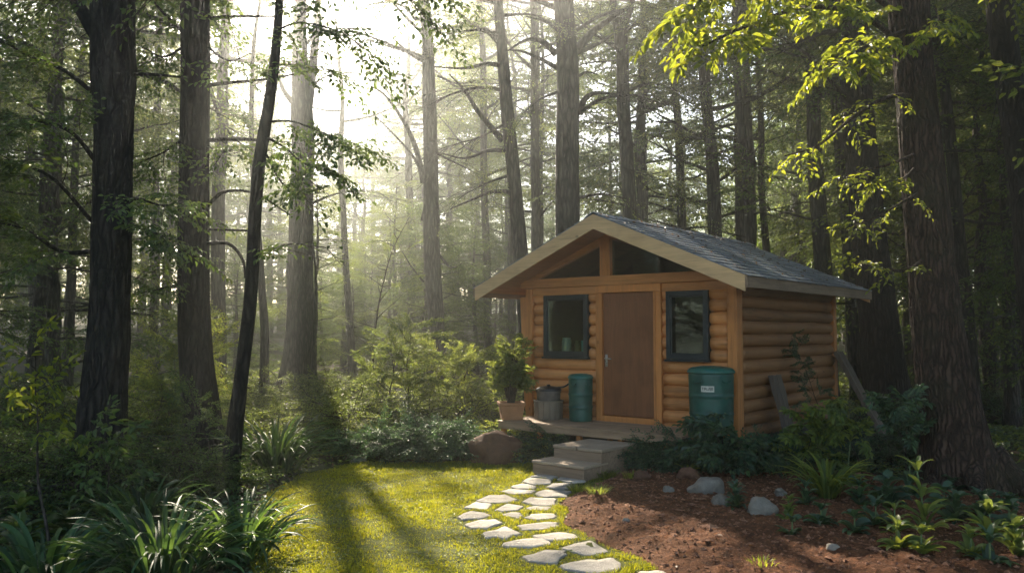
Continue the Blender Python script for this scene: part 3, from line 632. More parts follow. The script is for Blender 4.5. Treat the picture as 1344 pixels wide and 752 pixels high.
m = MB(); lathe(m, [(0, .255), (.215, .255), (.24, .27), (.24, .29), (0, .29)], 32); m.build('lid', M['tubwood'], root, False)
root = thing('metal_pot', pt_ + [0, 0, .29], 'grey round pot standing on top of the wooden tub', 'pot')
m = MB(); lathe(m, [(0, 0), (.17, 0), (.185, .01), (.19, .12), (.2, .13), (.2, .15), (.185, .155), (0, .15)], 40); m.build('body', M['tubgrey'], root)
m = MB(); lathe(m, [(.205, .148), (.21, .165), (.19, .19), (.12, .215), (.03, .225), (.03, .245), (0, .25)], 40); m.build('lid', M['blackmetal'], root)
m = MB(); tube(m, curve([(.13, -.02, .20), (.24, -.06, .215), (.33, -.07, .27), (.40, -.07, .30), (.47, -.06, .30)], 18), .014, 8); m.build('spout', M['blackmetal'], root)
# potted plant
M['terra'] = stone_mat('terracotta', (.32, .15, .065), 3, .3, .8); M['pottsoil'] = M['soil']
ppot = cab(on_v(671, 545, -.80)[0], -.80, .503)
root = thing('potted_plant', ppot, 'leafy bush in a square terracotta pot at the left end of the porch', 'potted plant', rz=camface(ppot) + .12)
m = MB(); hb, ht, hz = .155, .185, .27
V = [(sx * q, sy * q, z) for (q, z) in ((hb, 0), (ht, hz - .05), (ht + .018, hz - .048), (ht + .022, hz), (ht - .01, hz), (ht - .02, hz - .03)) for sx, sy in ((-1, -1), (1, -1), (1, 1), (-1, 1))]
Fq = [[4 * r_ + i, 4 * r_ + (i + 1) % 4, 4 * r_ + 4 + (i + 1) % 4, 4 * r_ + 4 + i] for r_ in range(5) for i in range(4)] + [[3, 2, 1, 0]]
m.add(V, np.array(Fq)); m.build('pot', M['terra'], root, False, bevel=.008)
m = MB(); box(m, (-.17, -.17, hz - .06), (.17, .17, hz - .028)); m.build('soil', M['soil'], root, False)
POT_ROOT = root
# planks
M['oldplank'] = wood_mat('weathered_plank', (.11, .082, .06), 2, .85, .5)
def plank(p_bot, p_top, wd, th, lab, seed, facing):
    p0, p1 = np.array(p_bot), np.array(p_top); ax = norm((p1 - p0)[None])[0]; L = np.linalg.norm(p1 - p0); sd = norm(np.cross(ax, facing)[None])[0]; nn = np.cross(sd, ax)
    rr = np.random.default_rng(seed); n = 24; t = np.linspace(0, 1, n); mb = MB(); rows_ = []
    wl = wd / 2 * (1 + .16 * (vn(p3(t * 5, seed)) - .5) * 2); wr_ = wd / 2 * (1 + .16 * (vn(p3(t * 5, seed + 9)) - .5) * 2)
    for i in range(n):
        c = p0 + ax * L * t[i]; q = [(-wl[i], -th / 2), (-wl[i] * .5, -th / 2 - .006), (wr_[i] * .1, -th / 2), (wr_[i] * .18, -th / 2 + .014), (wr_[i] * .26, -th / 2), (wr_[i], -th / 2), (wr_[i], th / 2), (-wl[i], th / 2)]
        top = (rr.uniform(-.02, .02, 8) if i in (0, n - 1) else np.zeros(8)); rows_.append([c + sd * a + nn * b + ax * k for (a, b), k in zip(q, top)])
    k = 8; i = np.arange(n - 1)[:, None] * k; j = np.arange(k)[None]; j2 = (j + 1) % k
    mb.add(np.array(rows_).reshape(-1, 3), [np.stack([i + j, i + j2, i + k + j2, i + k + j], -1).reshape(-1, 4), np.arange(k)[::-1][None], (np.arange(k) + (n - 1) * k)[None]])
    o = mb.build('plank', M['oldplank'], None, False, off=p0); o.location = tuple(p0); tag(o, lab, 'plank', 'old planks leaning on the cabin'); return o
plank(cab(CW + .40, 1.05, 0.0), cab(CW + .10, 1.05, 1.22), .30, .07, 'weathered split plank leaning upright against the middle of the cabin side wall', 4, -CU)
plank(cab(CW + .95, 3.75, -.02), cab(CW + .10, 3.85, 1.52), .32, .07, 'dark plank leaning at a slant against the back corner of the cabin', 7, -CU)

# ------------------------------------------------------------------ rocks
M['rock_grey'] = stone_mat('grey_rock', (.18, .155, .12), 4, .55, .8); M['rock_brown'] = stone_mat('brown_rock', (.11, .052, .028), 4, .5, .9); M['rock_moss'] = stone_mat('mossy_rock', (.11, .105, .07), 3, .45, .9)
def rock(p, r, mat, lab, seed, rz=0, cat='rock', group='rocks around the lawn and soil'):
    mb = MB(); k, n = 36, 22; th_ = np.linspace(0, math.pi, n); ph = np.arange(k) * 2 * math.pi / k
    d = np.stack([np.sin(th_)[:, None] * np.cos(ph), np.sin(th_)[:, None] * np.sin(ph), np.cos(th_)[:, None] + 0 * ph], -1).reshape(-1, 3)
    q = .78 + .55 * (vn(d * 1.5 + seed * 7.3, seed) - .2) + .18 * (vn(d * 4 + seed, seed + 1) - .5) + .07 * (vn(d * 11 + seed, seed + 2) - .5)
    V = d * q[:, None] * np.array(r); c, s = math.cos(rz), math.sin(rz); V = V @ np.array([[c, s, 0], [-s, c, 0], [0, 0, 1]])
    i = np.arange(n - 1)[:, None] * k; j = np.arange(k)[None]; j2 = (j + 1) % k
    mb.add(V, np.stack([i + j, i + k + j, i + k + j2, i + j2], -1).reshape(-1, 4)); o = mb.build('rock', M[mat]); o.location = (p[0], p[1], p[2]); return tag(o, lab, cat, group)
def gp(px, py, dz=0): p = gpt(px, py); p[2] += dz; return p
def sp3(px, py, dz=0):
    p = onz(px, py, .05); p[2] = SH(p[0], p[1]) + dz; return p
rock(gp(652, 607, .13), (.40, .30, .30), 'rock_brown', 'big dark brown boulder on the far edge of the lawn, left of the steps', 1, .3)
rock(gp(640, 570, .15), (.30, .26, .36), 'rock_moss', 'mossy upright rock beside the left end of the porch', 2, .8)
rock(sp3(930, 650, .03), (.24, .17, .16), 'rock_grey', 'largest pale grey rock, egg shaped, lying on the soil', 3, .5)
rock(sp3(945, 668, .03), (.10, .08, .08), 'rock_grey', 'small grey rock tucked against the largest grey rock', 4)
rock(sp3(999, 678, .03), (.15, .13, .12), 'rock_grey', 'round grey rock on the soil between two leafy plants', 5)
rock(sp3(877, 648, .02), (.07, .05, .05), 'rock_grey', 'fist sized pale stone lying alone on the red soil', 6)
rock(sp3(842, 634, .03), (.11, .08, .07), 'rock_brown', 'dark brown clod beside the small green tuft on the soil', 7)
rock(sp3(902, 634, .03), (.14, .10, .09), 'rock_brown', 'brown rock behind the largest grey rock', 8)
rock(sp3(1092, 727, .01), (.055, .035, .03), 'rock_grey', 'flat light pebble at the front of the soil', 9)
rock(sp3(1025, 655, .02), (.07, .06, .05), 'rock_grey', 'pale stone half hidden under the big strap leaved plant', 10)
rock(gp(470, 607, .02), (.13, .07, .06), 'rock_moss', 'low flat rock on the far left edge of the lawn', 11)
rock(gp(540, 603, .03), (.12, .09, .09), 'rock_brown', 'small brown rock under the ground cover behind the lawn', 12)
rock(sp3(822, 690, .0), (.035, .03, .025), 'rock_grey', 'tiny pale pebble on the soil beside the path', 13)

# leaves and needles caught on the roof
rr_ = np.random.default_rng(61); n = 260; uu = rr_.uniform(RU + .1, UR - .02, n); vv = rr_.uniform(-OVF, OVB, n); uu[:90] = RU + np.abs(rr_.normal(0, .12, 90)); sgl = math.atan(SL)
P = np.array([cab(u, v, roofz(u) + .03) for u, v in zip(uu, vv)]); a = rr_.uniform(0, 6.28, n); du = CU * math.cos(sgl) - np.array([0, 0, math.sin(sgl)]); nn = CU * math.sin(sgl) + np.array([0, 0, math.cos(sgl)])
V, Fs = leaves_geom(P, np.cos(a)[:, None] * du + np.sin(a)[:, None] * CV + nn * .1, nn + rr_.normal(0, .25, (n, 3)), rr_.uniform(.025, .07, n), .5)
M['dryleaf'] = leaf_mat('dry_roof_leaf', (.16, .10, .05), (.2, .12, .05), .25, .6, .2); mb = MB(); mb.add(V, Fs); tag(mb.build('roof_litter', M['dryleaf'], None, False), 'dry leaves caught on the slate shingles of the cabin roof', 'leaf litter', kind='stuff')
# ------------------------------------------------------------------ foliage building blocks
def sfn(*n): return [np.array(x, float) for x in n]
def make_spray(seed, L=1.6, nside=15, leaf=.085, side=.5, droop=.18, step=.05, curl=.1):
    """flat leafy branch along +X; returns leaf arrays and twig polylines"""
    r = np.random.default_rng(seed); Pl, Dl, Nl, Sl, tw = [], [], [], [], []
    t = np.linspace(0, 1, 9); ax = np.stack([t * L, curl * np.sin(t * 3 + r.uniform(0, 3)) * L * .5, -droop * t ** 2 * L + .03 * np.sin(t * 5)], 1); ax -= ax[0]
    tw.append((ax, np.linspace(.010, .003, 9)))
    def along(P, n, lf, first=.1):
        seg = np.linspace(first, 1, n); T = np.gradient(P, axis=0)
        for i, q in enumerate(seg):
            k = q * (len(P) - 1); a = int(min(k, len(P) - 2)); f = k - a; p = P[a] * (1 - f) + P[a + 1] * f; d = norm((P[a + 1] - P[a])[None])[0]
            sd = np.cross(d, [0, 0, 1]) * (1 if i % 2 else -1); dd = d * r.uniform(.3, .9) + sd * r.uniform(.5, 1) + np.array([0, 0, r.uniform(-.5, .15)])
            if i == n - 1: dd = d
            Pl.append(p); Dl.append(dd); Nl.append(np.array([r.normal(0, .35), r.normal(0, .35), 1])); Sl.append(lf * r.uniform(.65, 1.25))
    for i in range(nside):
        q = .12 + .86 * i / nside; k = q * 8; a = int(min(k, 7)); p = ax[a] * (1 - k + a) + ax[a + 1] * (k - a); d = norm((ax[a + 1] - ax[a])[None])[0]
        sd = np.cross(d, [0, 0, 1]) * (1 if i % 2 else -1); ln = side * L * (1 - q * .75) * r.uniform(.5, 1.15) * (.55 + .45 * min(1, q * 4))
        dr = norm((d * r.uniform(.5, .9) + sd * r.uniform(.6, 1) + np.array([0, 0, r.uniform(-.2, .25)]))[None])[0]
        u = np.linspace(0, 1, 5); tp = p + dr * (u * ln)[:, None] + np.stack([0 * u, 0 * u, -u ** 2 * ln * r.uniform(.05, .35)], 1)
        tw.append((tp, np.linspace(.004, .0015, 5))); along(tp, max(3, int(ln / step)), leaf)
    along(ax, int(L / step * .4), leaf, .5)
    mb = MB()
    for P, rad in tw: tube(mb, P, rad, 3, 0, False)
    return dict(P=np.array(Pl), D=norm(np.array(Dl)), N=np.array(Nl), S=np.array(Sl), TV=np.concatenate(mb.V), TF=np.concatenate(mb.F))
SPR = {'broad': [make_spray(s, 1.6, 15, .095, .5, .16, .062) for s in range(5)],
       'fine': [make_spray(s + 20, 1.7, 20, .055, .45, .22, .034) for s in range(5)],
       'big': [make_spray(s + 40, 1.3, 10, .125, .5, .25, .075) for s in range(4)],
       'shrub': [make_spray(s + 60, .8, 12, .045, .5, .12, .03) for s in range(4)],
       'far': [make_spray(s + 80, 2.4, 15, .13, .45, .2, .085) for s in range(4)]}
# places the sun reaches: centre, radius, share of leaves left out of its path
LIT = [((-.6, 8.6, 0), 2.0, .97), ((-1.7, 8.2, 0), 1.2, .95), ((.9, 8.2, 0), 1.6, .96), ((.9, 11.0, .2), 1.0, .93), ((-.6, 10.8, 0), 1.6, .93), ((1.9, 8.8, 0), .9, .85), ((-.9, 14, 1.2), 1.6, .9), ((3.6, 8.0, 4.0), 1.6, .85), ((4.4, 9.6, 2.2), .8, .8),
       ((-.6, 6.4, 0), 1.3, .88), ((4.0, 8.2, .4), .7, .7), ((0, 13, 1.2), .6, .85), ((-2.4, 17, 2.0), 1.4, .8), ((-5, 13, 1.2), 1.2, .75), ((-6.2, 9.0, 1.4), .5, .7), ((3.5, 13.5, 3.2), 1.8, .9), ((4.85, 9.9, 1.6), .8, .95), ((4.7, 9.9, 3.0), .8, .95), ((4.5, 9.9, 4.6), .9, .95), ((.2, 12.9, 1.0), .6, .95)]
E1 = norm(np.cross(S, [0, 0, 1])[None])[0]; E2 = np.cross(E1, S)
def sunlit_gap(P, rng, shafts=True):
    """leaves that stay: crowns are thin where the sun gets through"""
    keep = np.ones(len(P), bool)
    for c, r_, pr in LIT:
        d = P - np.array(c); t = d @ S; perp = np.linalg.norm(d - t[:, None] * S, axis=1)
        keep &= ~((t > 1.2) & (perp < r_) & (rng.uniform(0, 1, len(P)) < pr))
    if shafts:
        q = np.stack([P @ E1 * .42, P @ E2 * .42, np.zeros(len(P))], 1); nz = vn(q + 50, 77)
        xs = np.clip((7 - P[:, 0]) / 6, 0, 1)
        keep &= ~((nz > .58 - .06 * xs) & (P[:, 1] > 23) & (rng.uniform(0, 1, len(P)) < .92))
    return keep
class Crown:
    def __init__(s, seed): s.r = np.random.default_rng(seed); s.P, s.D, s.N, s.S = [], [], [], []; s.tw = MB()
    def spray(s, kind, org, d, scale=1.0, roll=.35, up=None, leaf=1.0, thin=1.0):
        pr = SPR[kind][s.r.integers(len(SPR[kind]))]; d = norm(np.asarray(d, float)[None])[0]
        z = np.array([s.r.normal(0, roll), s.r.normal(0, roll), 1.0]); z = z - d * (z @ d); z = norm(z[None])[0]; y = np.cross(z, d); Mx = np.stack([d, y, z], 1)
        sel = slice(None) if thin >= 1 else (s.r.uniform(0, 1, len(pr['P'])) < thin)
        s.P.append(pr['P'][sel] @ Mx.T * scale + org); s.D.append(pr['D'][sel] @ Mx.T); s.N.append(pr['N'][sel] @ Mx.T); s.S.append(pr['S'][sel] * scale ** .3 * leaf)
        s.tw.add(pr['TV'] @ Mx.T * scale + org, pr['TF'])
    def build(s, name, mat, parent, off, gap=True, shafts=True, wr=.5):
        P, D, N, Sz = map(np.concatenate, (s.P, s.D, s.N, s.S))
        if gap: k = sunlit_gap(P, s.r, shafts); P, D, N, Sz = P[k], D[k], N[k], Sz[k]
        V, Fs = leaves_geom(P, D, N, Sz, wr); mb = MB(); mb.add(V, Fs, 0)
        for a, b in zip(s.tw.V, s.tw.F): pass
        n0 = 0
        TV = np.concatenate(s.tw.V); mb.add(TV, [np.concatenate(s.tw.F)], 1)
        return mb.build(name, [mat, M['twig']], parent, False, off)
def bark_disp(seed, amp=.07, flare=0, base_z=0, freq=7):
    def f(a, P, r):
        n, k = len(P), len(a); th_ = np.broadcast_to(a, (n, k)); z = np.broadcast_to(P[:, 2:3], (n, k)); rr = np.broadcast_to(r[:, None], (n, k))
        q = np.stack([np.cos(th_) * freq * .5 + seed, np.sin(th_) * freq * .5, z * 1.5], -1).reshape(-1, 3)
        rid = 1 - np.abs(vn(q * [1.6, 1.6, 1], int(seed)) * 2 - 1); low = vn(np.stack([np.cos(th_) + seed, np.sin(th_), z * .6], -1).reshape(-1, 3), 3) - .5
        d = 1 + amp * (rid.reshape(n, k) - .5) + .14 * low.reshape(n, k)
        if flare: d = d + flare * np.exp(-np.clip(z - base_z, 0, None) / .38) * (.75 + .5 * np.cos(th_ * 5 + seed + 1.2 * np.sin(th_ * 2))) 
        return d
    return f
def limb_curve(p, d, L, rng, rise=.15, wig=.12, n=10):
    k = 5; P = [np.array(p)]; d = norm(np.array(d, float)[None])[0]
    for i in range(k):
        d = norm((d + rng.normal(0, wig, 3) + [0, 0, rise * .25])[None])[0]; P.append(P[-1] + d * L / k)
    return curve(np.array(P), n)
def tree(name, lab, group, pix, Y, top, limbs=(), crown=None, bark='bark_grey', leafmat='leaf_mid', seed=0, kind='broad', sides=16, fl=.5, detail=False, boughs=(), extra=()):
    """pix: (px, py, width px) down the trunk; limbs/crown: (z0, z1, n, reach, sprays per limb)"""
    rng = np.random.default_rng(seed + 1000); pix = sorted(pix, key=lambda q: q[1])
    P = np.array([atY(a, b, Y) for a, b, _ in pix]); rad = np.array([c / 2 * Y / F for *_, c in pix])
    gz_ = G(P[-1, 0], Y); 
    if P[-1, 2] > gz_ - .2:
        d = (P[-1] - P[-2]) / (P[-1, 2] - P[-2, 2]); P = np.vstack([P, P[-1] + d * (gz_ - .25 - P[-1, 2])]); rad = np.append(rad, rad[-1] * 1.06)
    if P[0, 2] < top:
        d = (P[0] - P[min(2, len(P) - 1)]); d = d / d[2]; h = top - P[0, 2]
        ups = [(1, .12), (.6, .55), (.3, .8)]
        P = np.vstack([[P[0] + d * h * f_ + np.array([rng.normal(0, .1), 0, 0]) for f_, _ in ups], P]); rad = np.concatenate([[rad[0] * q for _, q in ups], rad])
    P, rad = P[::-1], rad[::-1]; base = np.array([np.interp(gz_, P[:, 2], P[:, 0]), Y, gz_])
    n = 220 if detail else 40; ts = np.linspace(0, len(P) - 1, 400); C_ = curve(P, 400); rr = np.interp(ts, np.arange(len(P)), rad)
    zz = np.linspace(0, 1, n) ** (1.6 if detail else 1.2) * (C_[-1, 2] - C_[0, 2]) + C_[0, 2]
    A = np.stack([np.interp(zz, C_[:, 2], C_[:, i]) for i in range(3)], 1); A[:, 0] += (vn(p3(zz * .5, seed)) - .5) * .10; ra = np.interp(zz, C_[:, 2], rr)
    root = thing(name, base, lab, 'tree', group); mb = MB()
    tube(mb, A, ra, 72 if detail else sides, 0, True, bark_disp(seed * 1.7 + .3, .17 if detail else .09, fl, gz_, 13 if detail else 6))
    at = lambda z: (np.array([np.interp(z, zz, A[:, i]) for i in range(3)]), float(np.interp(z, zz, ra)))
    cr = Crown(seed); ncr = 0
    def put_limb(z, az, L, r0, up, nspr, spk, sc_, dead=False, thin=1.0):
        nonlocal ncr
        p, rt = at(z); d = np.array([math.cos(az), math.sin(az), up]); lc = limb_curve(p + d * [1, 1, 0] * rt * .5, d, L, rng, .2 if up > -.1 else .02)
        r0 = min(r0, rt * .6); tube(mb, lc, np.linspace(r0, r0 * .18, len(lc)), 6, 0)
        for q in range(2 if not dead else 4):
            i = rng.integers(3, 8); dd = norm((lc[i + 1] - lc[i - 1])[None])[0]; sd = np.cross(dd, [0, 0, 1]) * rng.choice([-1, 1]); sb_ = limb_curve(lc[i], dd * .7 + sd * .7 + np.array([0, 0, rng.normal(0, .25)]), L * rng.uniform(.25, .5), rng, .05)
            tube(mb, sb_, np.linspace(r0 * .45, r0 * .08, len(sb_)), 4, 0)
            if dead: continue
            for w_ in (5, 9): cr.spray(spk, sb_[w_], (sb_[w_] - sb_[w_ - 2]) + rng.normal(0, .06, 3), sc_, thin=thin); ncr += 1
        if dead: return
        for s_ in range(nspr):
            i = int(np.clip(rng.uniform(.3, 1.0) * (len(lc) - 1), 2, len(lc) - 1)); dd = norm((lc[i] - lc[i - 1])[None])[0]; sd = np.cross(dd, [0, 0, 1]) * (1 if s_ % 2 else -1)
            cr.spray(spk, lc[i], dd * rng.uniform(.4, 1) + sd * rng.uniform(.1, .9) + np.array([0, 0, rng.normal(0, .15)]), sc_ * rng.uniform(.75, 1.2), thin=thin); ncr += 1
    if crown:
        z0, z1, nl, reach, ns = crown; g0 = rng.uniform(0, 6.28)
        for i in range(nl):
            q = (i + rng.uniform(0, 1)) / nl; z = z0 + (z1 - z0) * q; prof = (math.sin(math.pi * min(1, .22 + .78 * q)) ** .6) * (1 - .45 * q)
            put_limb(z, g0 + i * 2.4 + rng.normal(0, .3), reach * max(.25, prof) * rng.uniform(.7, 1.15), .07 * (1 - .5 * q), rng.uniform(-.05, .35) + .3 * q, ns, kind, 1.0)
    for (z, az, L, r0, up, ns) in limbs: put_limb(z, az, L, r0, up, ns, kind, .9, ns == 0)
    for bg_ in boughs:     # explicit boughs through given points: (points [(px,py,Y)...], radius, sprays, kind, scale, thin)
        pts, r0, ns, kd, sc_, thin = bg_; B = curve(np.array([atY(*q) for q in pts]), 16)
        tube(mb, B, np.linspace(r0, r0 * .2, 16), 7, 0)
        for s_ in range(ns):
            i = int(np.clip((.22 + .78 * (s_ + rng.uniform(0, 1)) / ns) * 15, 1, 15)); dd = norm((B[i] - B[i - 1])[None])[0]; sd = np.cross(dd, [0, 0, 1]) * (1 if s_ % 2 else -1)
            cr.spray(kd, B[i], dd * rng.uniform(.3, .9) + sd * rng.uniform(.2, .9) + np.array([0, 0, rng.normal(-.05, .15)]), sc_ * rng.uniform(.7, 1.2), thin=thin, leaf=.7 if kd == 'big' and sc_ < .37 else .92); ncr += 1
    for pts, r0, r1 in extra:      # forks and bare branches
        B = curve(np.array([atY(*q) for q in pts]), 14); tube(mb, B, np.linspace(r0, r1, 14), 8, 0)
    mb.build('trunk', M[bark], root, True, base)
    if ncr: cr.build('crown', M[leafmat], root, base)
    return root
NEAR = 'big trees around the clearing'; MIDG = 'tall trees behind the cabin and clearing'
up = R(0)
# --- near left
tree('forest_tree', 'thick dark forked trunk, the biggest on the left side of the clearing', NEAR, [(149, 0, 52), (147, 110, 54), (146, 170, 45), (141, 380, 47), (135, 540, 55), (129, 640, 62)], 9.5, 17,
     crown=(6.8, 16.5, 26, 4.4, 6), bark='bark_dark', leafmat='leaf_dark', seed=1, detail=True, fl=.35,
     extra=[([(130, 50, 9.5), (112, 22, 9.4), (95, -10, 9.3), (70, -90, 9.1)], .10, .05), ([(168, 98, 9.5), (200, 98, 9.5), (240, 102, 9.6)], .025, .012)],
     boughs=[([(128, 215, 9.5), (95, 175, 9.2), (50, 160, 9), (10, 170, 8.7)], .03, 11, 'broad', .62, .8), ([(125, 330, 9.5), (80, 330, 9.3), (30, 300, 9), (-20, 290, 8.8)], .03, 11, 'broad', .6, .8), ([(120, 120, 9.5), (80, 90, 9.5), (30, 70, 9.5), (-30, 30, 9)], .03, 12, 'broad', .65, .7),
             ([(120, 290, 9.5), (70, 235, 9.0), (20, 215, 8.8), (-20, 215, 8.6)], .026, 10, 'broad', .6, .8),
             ([(160, 260, 9.5), (185, 262, 9.2), (215, 270, 9), (245, 262, 8.8)], .02, 6, 'broad', .5, .8), ([(160, 290, 9.4), (190, 300, 9.0), (225, 315, 8.8)], .02, 5, 'broad', .45, .9)])
tree('forest_tree', 'straight dark trunk right of the biggest left trunk', NEAR, [(254, 0, 34), (257, 200, 36), (258, 380, 38), (262, 540, 44), (262, 608, 50)], 11.4, 18,
     crown=(7.0, 17.5, 26, 4.2, 6), bark='bark_dark', leafmat='leaf_dark', seed=2, detail=True, fl=.35,
     extra=[([(270, 25, 11.4), (310, 22, 11.4), (362, 22, 11.4)], .03, .012), ([(238, 40, 11.4), (215, 18, 11.2), (195, -5, 11)], .025, .014), ([(272, 112, 11.4), (310, 108, 11.4), (350, 104, 11.3), (420, 92, 11)], .03, .01), ([(272, 184, 11.4), (320, 183, 11.3), (352, 186, 11.2)], .03, .02), ([(272, 270, 11.4), (295, 252, 11.3), (335, 254, 11.2), (380, 282, 11)], .028, .01), ([(272, 301, 11.4), (300, 302, 11.3), (335, 303, 11.2)], .02, .012), ([(272, 320, 11.4), (300, 320, 11.2), (318, 340, 11), (322, 365, 11)], .03, .014)],
     boughs=[([(243, 60, 11.4), (215, 75, 11), (185, 60, 10.8)], .02, 6, 'broad', .6, .8), ([(270, 60, 11.4), (300, 80, 11), (330, 70, 10.8)], .02, 5, 'broad', .6, .7), ([(243, 180, 11.4), (215, 200, 11), (180, 215, 10.7)], .02, 6, 'broad', .55, .8), ([(270, 190, 11.4), (290, 200, 11), (310, 195, 10.8)], .016, 4, 'broad', .5, .7), ([(243, 372, 11.4), (215, 378, 11), (185, 385, 10.6)], .02, 5, 'broad', .5, .9)])
tree('slender_tree', 'thin leaning dark trunk just right of the straight left trunk', NEAR, [(367, -10, 10), (358, 120, 14), (345, 210, 16), (325, 380, 17), (312, 500, 18), (300, 632, 23)], 10.2, 9.5,
     crown=(5.8, 9.4, 10, 2.0, 4), bark='bark_dark', leafmat='leaf_dark', seed=3, detail=False, fl=.3, sides=18,
     boughs=[([(360, 85, 10.2), (390, 86, 10), (415, 92, 9.8)], .014, 5, 'broad', .5, .8), ([(350, 180, 10.2), (375, 195, 10), (400, 215, 9.7), (440, 225, 9.5)], .018, 8, 'broad', .55, .85), ([(330, 335, 10.2), (360, 325, 10), (390, 320, 9.7), (425, 325, 9.5)], .016, 6, 'broad', .48, .85), ([(352, 160, 10.2), (385, 160, 10), (425, 175, 9.8), (470, 190, 9.6)], .016, 8, 'broad', .5, .8), ([(362, 40, 10.2), (395, 30, 10), (440, 40, 9.8), (475, 60, 9.6)], .016, 9, 'broad', .55, .7), ([(348, 200, 10.2), (370, 240, 10), (400, 255, 9.8), (430, 250, 9.6)], .014, 6, 'broad', .45, .8)])
tree('forest_tree', 'broad forked trunk in the mist behind the thin leaning one', NEAR, [(396, 150, 28), (397, 250, 29), (394, 380, 33), (389, 512, 40)], 26, 12,
     crown=None, bark='bark_grey', leafmat='leaf_mid', seed=4, sides=24, fl=.3,
     extra=[([(396, 170, 26.0), (392, 80, 26.0), (394, 0, 26.0), (390, -150, 26.0), (380, -250, 26.0)], .27, .12), ([(399, 175, 26.0), (408, 110, 26.0), (415, 40, 26.2), (420, -20, 26.4), (440, -200, 27.0)], .18, .07), ([(396, 148, 26.0), (380, 130, 25.8), (368, 108, 25.6), (360, 60, 25.4)], .10, .04), ([(408, 300, 26.0), (414, 360, 25.8), (412, 440, 25.7), (410, 490, 25.6)], .03, .05)],
     boughs=[([(400, 120, 26.0), (430, 100, 25.5), (470, 95, 25.0)], .05, 9, 'broad', 1.25, .8), ([(400, 200, 26.0), (425, 185, 25.5), (455, 170, 25.0)], .05, 8, 'broad', 1.25, .8), ([(403, 270, 26.0), (440, 255, 25.5), (480, 250, 25.0)], .05, 8, 'broad', 1.15, .8), ([(400, 60, 26.0), (430, 30, 25.5), (460, 20, 25.0)], .05, 8, 'broad', 1.25, .7), ([(392, -40, 26.0), (350, -60, 26.0), (310, -50, 26.0)], .06, 9, 'broad', 1.3, .8)])
tree('forest_tree', 'added leafy tree that shades the air, trunk hidden behind the straight dark left trunk', NEAR, [(255, 0, 22), (257, 200, 24), (260, 400, 27), (262, 540, 30)], 16, 17, crown=(6.8, 16.5, 18, 4.6, 6), bark='bark_dark', leafmat='leaf_mid', seed=28, fl=.3)  # added tree, its crown keeps sun off the air before the left trunks
tree('forest_tree', 'added leafy tree that shades the air, trunk hidden behind the biggest left trunk', NEAR, [(148, 0, 24), (146, 200, 26), (142, 400, 29), (138, 540, 32)], 15, 16, crown=(6.6, 15.5, 18, 4.6, 6), bark='bark_dark', leafmat='leaf_dark', seed=29, fl=.3)  # second added tree, placed for the shade of its crown
# --- behind clearing / cabin
tree('forest_tree', 'straight slim trunk standing in the brightest light shafts', MIDG, [(557, -5, 15), (563, 150, 18), (567, 300, 21), (573, 445, 22)], 23, 20, crown=(8.8, 19.5, 12, 4, 4), leafmat='leaf_pine', kind='fine', seed=5, fl=.3,
     extra=[([(556, 240, 23), (546, 195, 22.7), (530, 160, 22.4), (505, 125, 22), (480, 110, 21.8)], .09, .015), ([(565, 85, 23), (540, 72, 22.6), (515, 50, 22.4)], .07, .02), ([(560, 50, 23), (535, 25, 22.6), (512, 0, 22.4)], .06, .03), ([(555, 290, 23), (560, 250, 23), (545, 210, 22.6), (520, 180, 22.3), (490, 150, 22)], .07, .012), ([(577, 335, 23), (590, 350, 22.8), (600, 350, 22.6)], .04, .015), ([(556, 370, 23), (540, 350, 22.8), (528, 330, 22.6)], .03, .012)],
     boughs=[([(565, 85, 23), (540, 72, 22.6), (505, 60, 22.2), (470, 50, 22)], .04, 7, 'fine', .9, .6), ([(570, 200, 23), (600, 215, 22.6), (630, 230, 22.4)], .04, 6, 'fine', .9, .6), ([(575, 100, 23), (600, 110, 22.6), (630, 105, 22.4)], .04, 7, 'fine', 1.0, .7)])
tree('forest_tree', 'curved dark trunk that leans left above the cabin roof', MIDG, [(655, -5, 13), (660, 70, 15), (665, 140, 17), (674, 240, 18), (684, 345, 20), (694, 460, 22)], 20, 21, crown=(8.5, 20.5, 12, 4, 5), leafmat='leaf_pine', kind='fine', seed=6, fl=.3,
     extra=[([(660, 185, 20), (630, 150, 19.8), (610, 120, 19.6), (590, 98, 19.4)], .08, .015), ([(663, 88, 20), (640, 84, 19.8), (610, 90, 19.5), (570, 88, 19.3)], .07, .015), ([(668, 198, 20), (640, 198, 19.8), (610, 208, 19.6), (575, 200, 19.4)], .06, .012), ([(672, 252, 20), (645, 252, 19.8), (620, 262, 19.6), (590, 275, 19.4)], .06, .012), ([(658, 60, 20), (635, 40, 19.8), (600, 30, 19.6)], .06, .015)],
     boughs=[([(665, 120, 20), (630, 115, 19.6), (590, 125, 19.3), (560, 140, 19)], .05, 12, 'fine', 1.0, .8), ([(668, 160, 20), (630, 180, 19.6), (595, 190, 19.3)], .04, 10, 'fine', 1.0, .8), ([(660, 50, 20), (625, 40, 19.6), (585, 45, 19.3)], .04, 10, 'fine', 1.0, .8), ([(670, 230, 20), (640, 240, 19.6), (605, 258, 19.3)], .04, 7, 'fine', .8, .7), ([(662, 20, 20), (700, 20, 19.6), (730, 35, 19.4)], .04, 8, 'fine', 1.0, .8)])
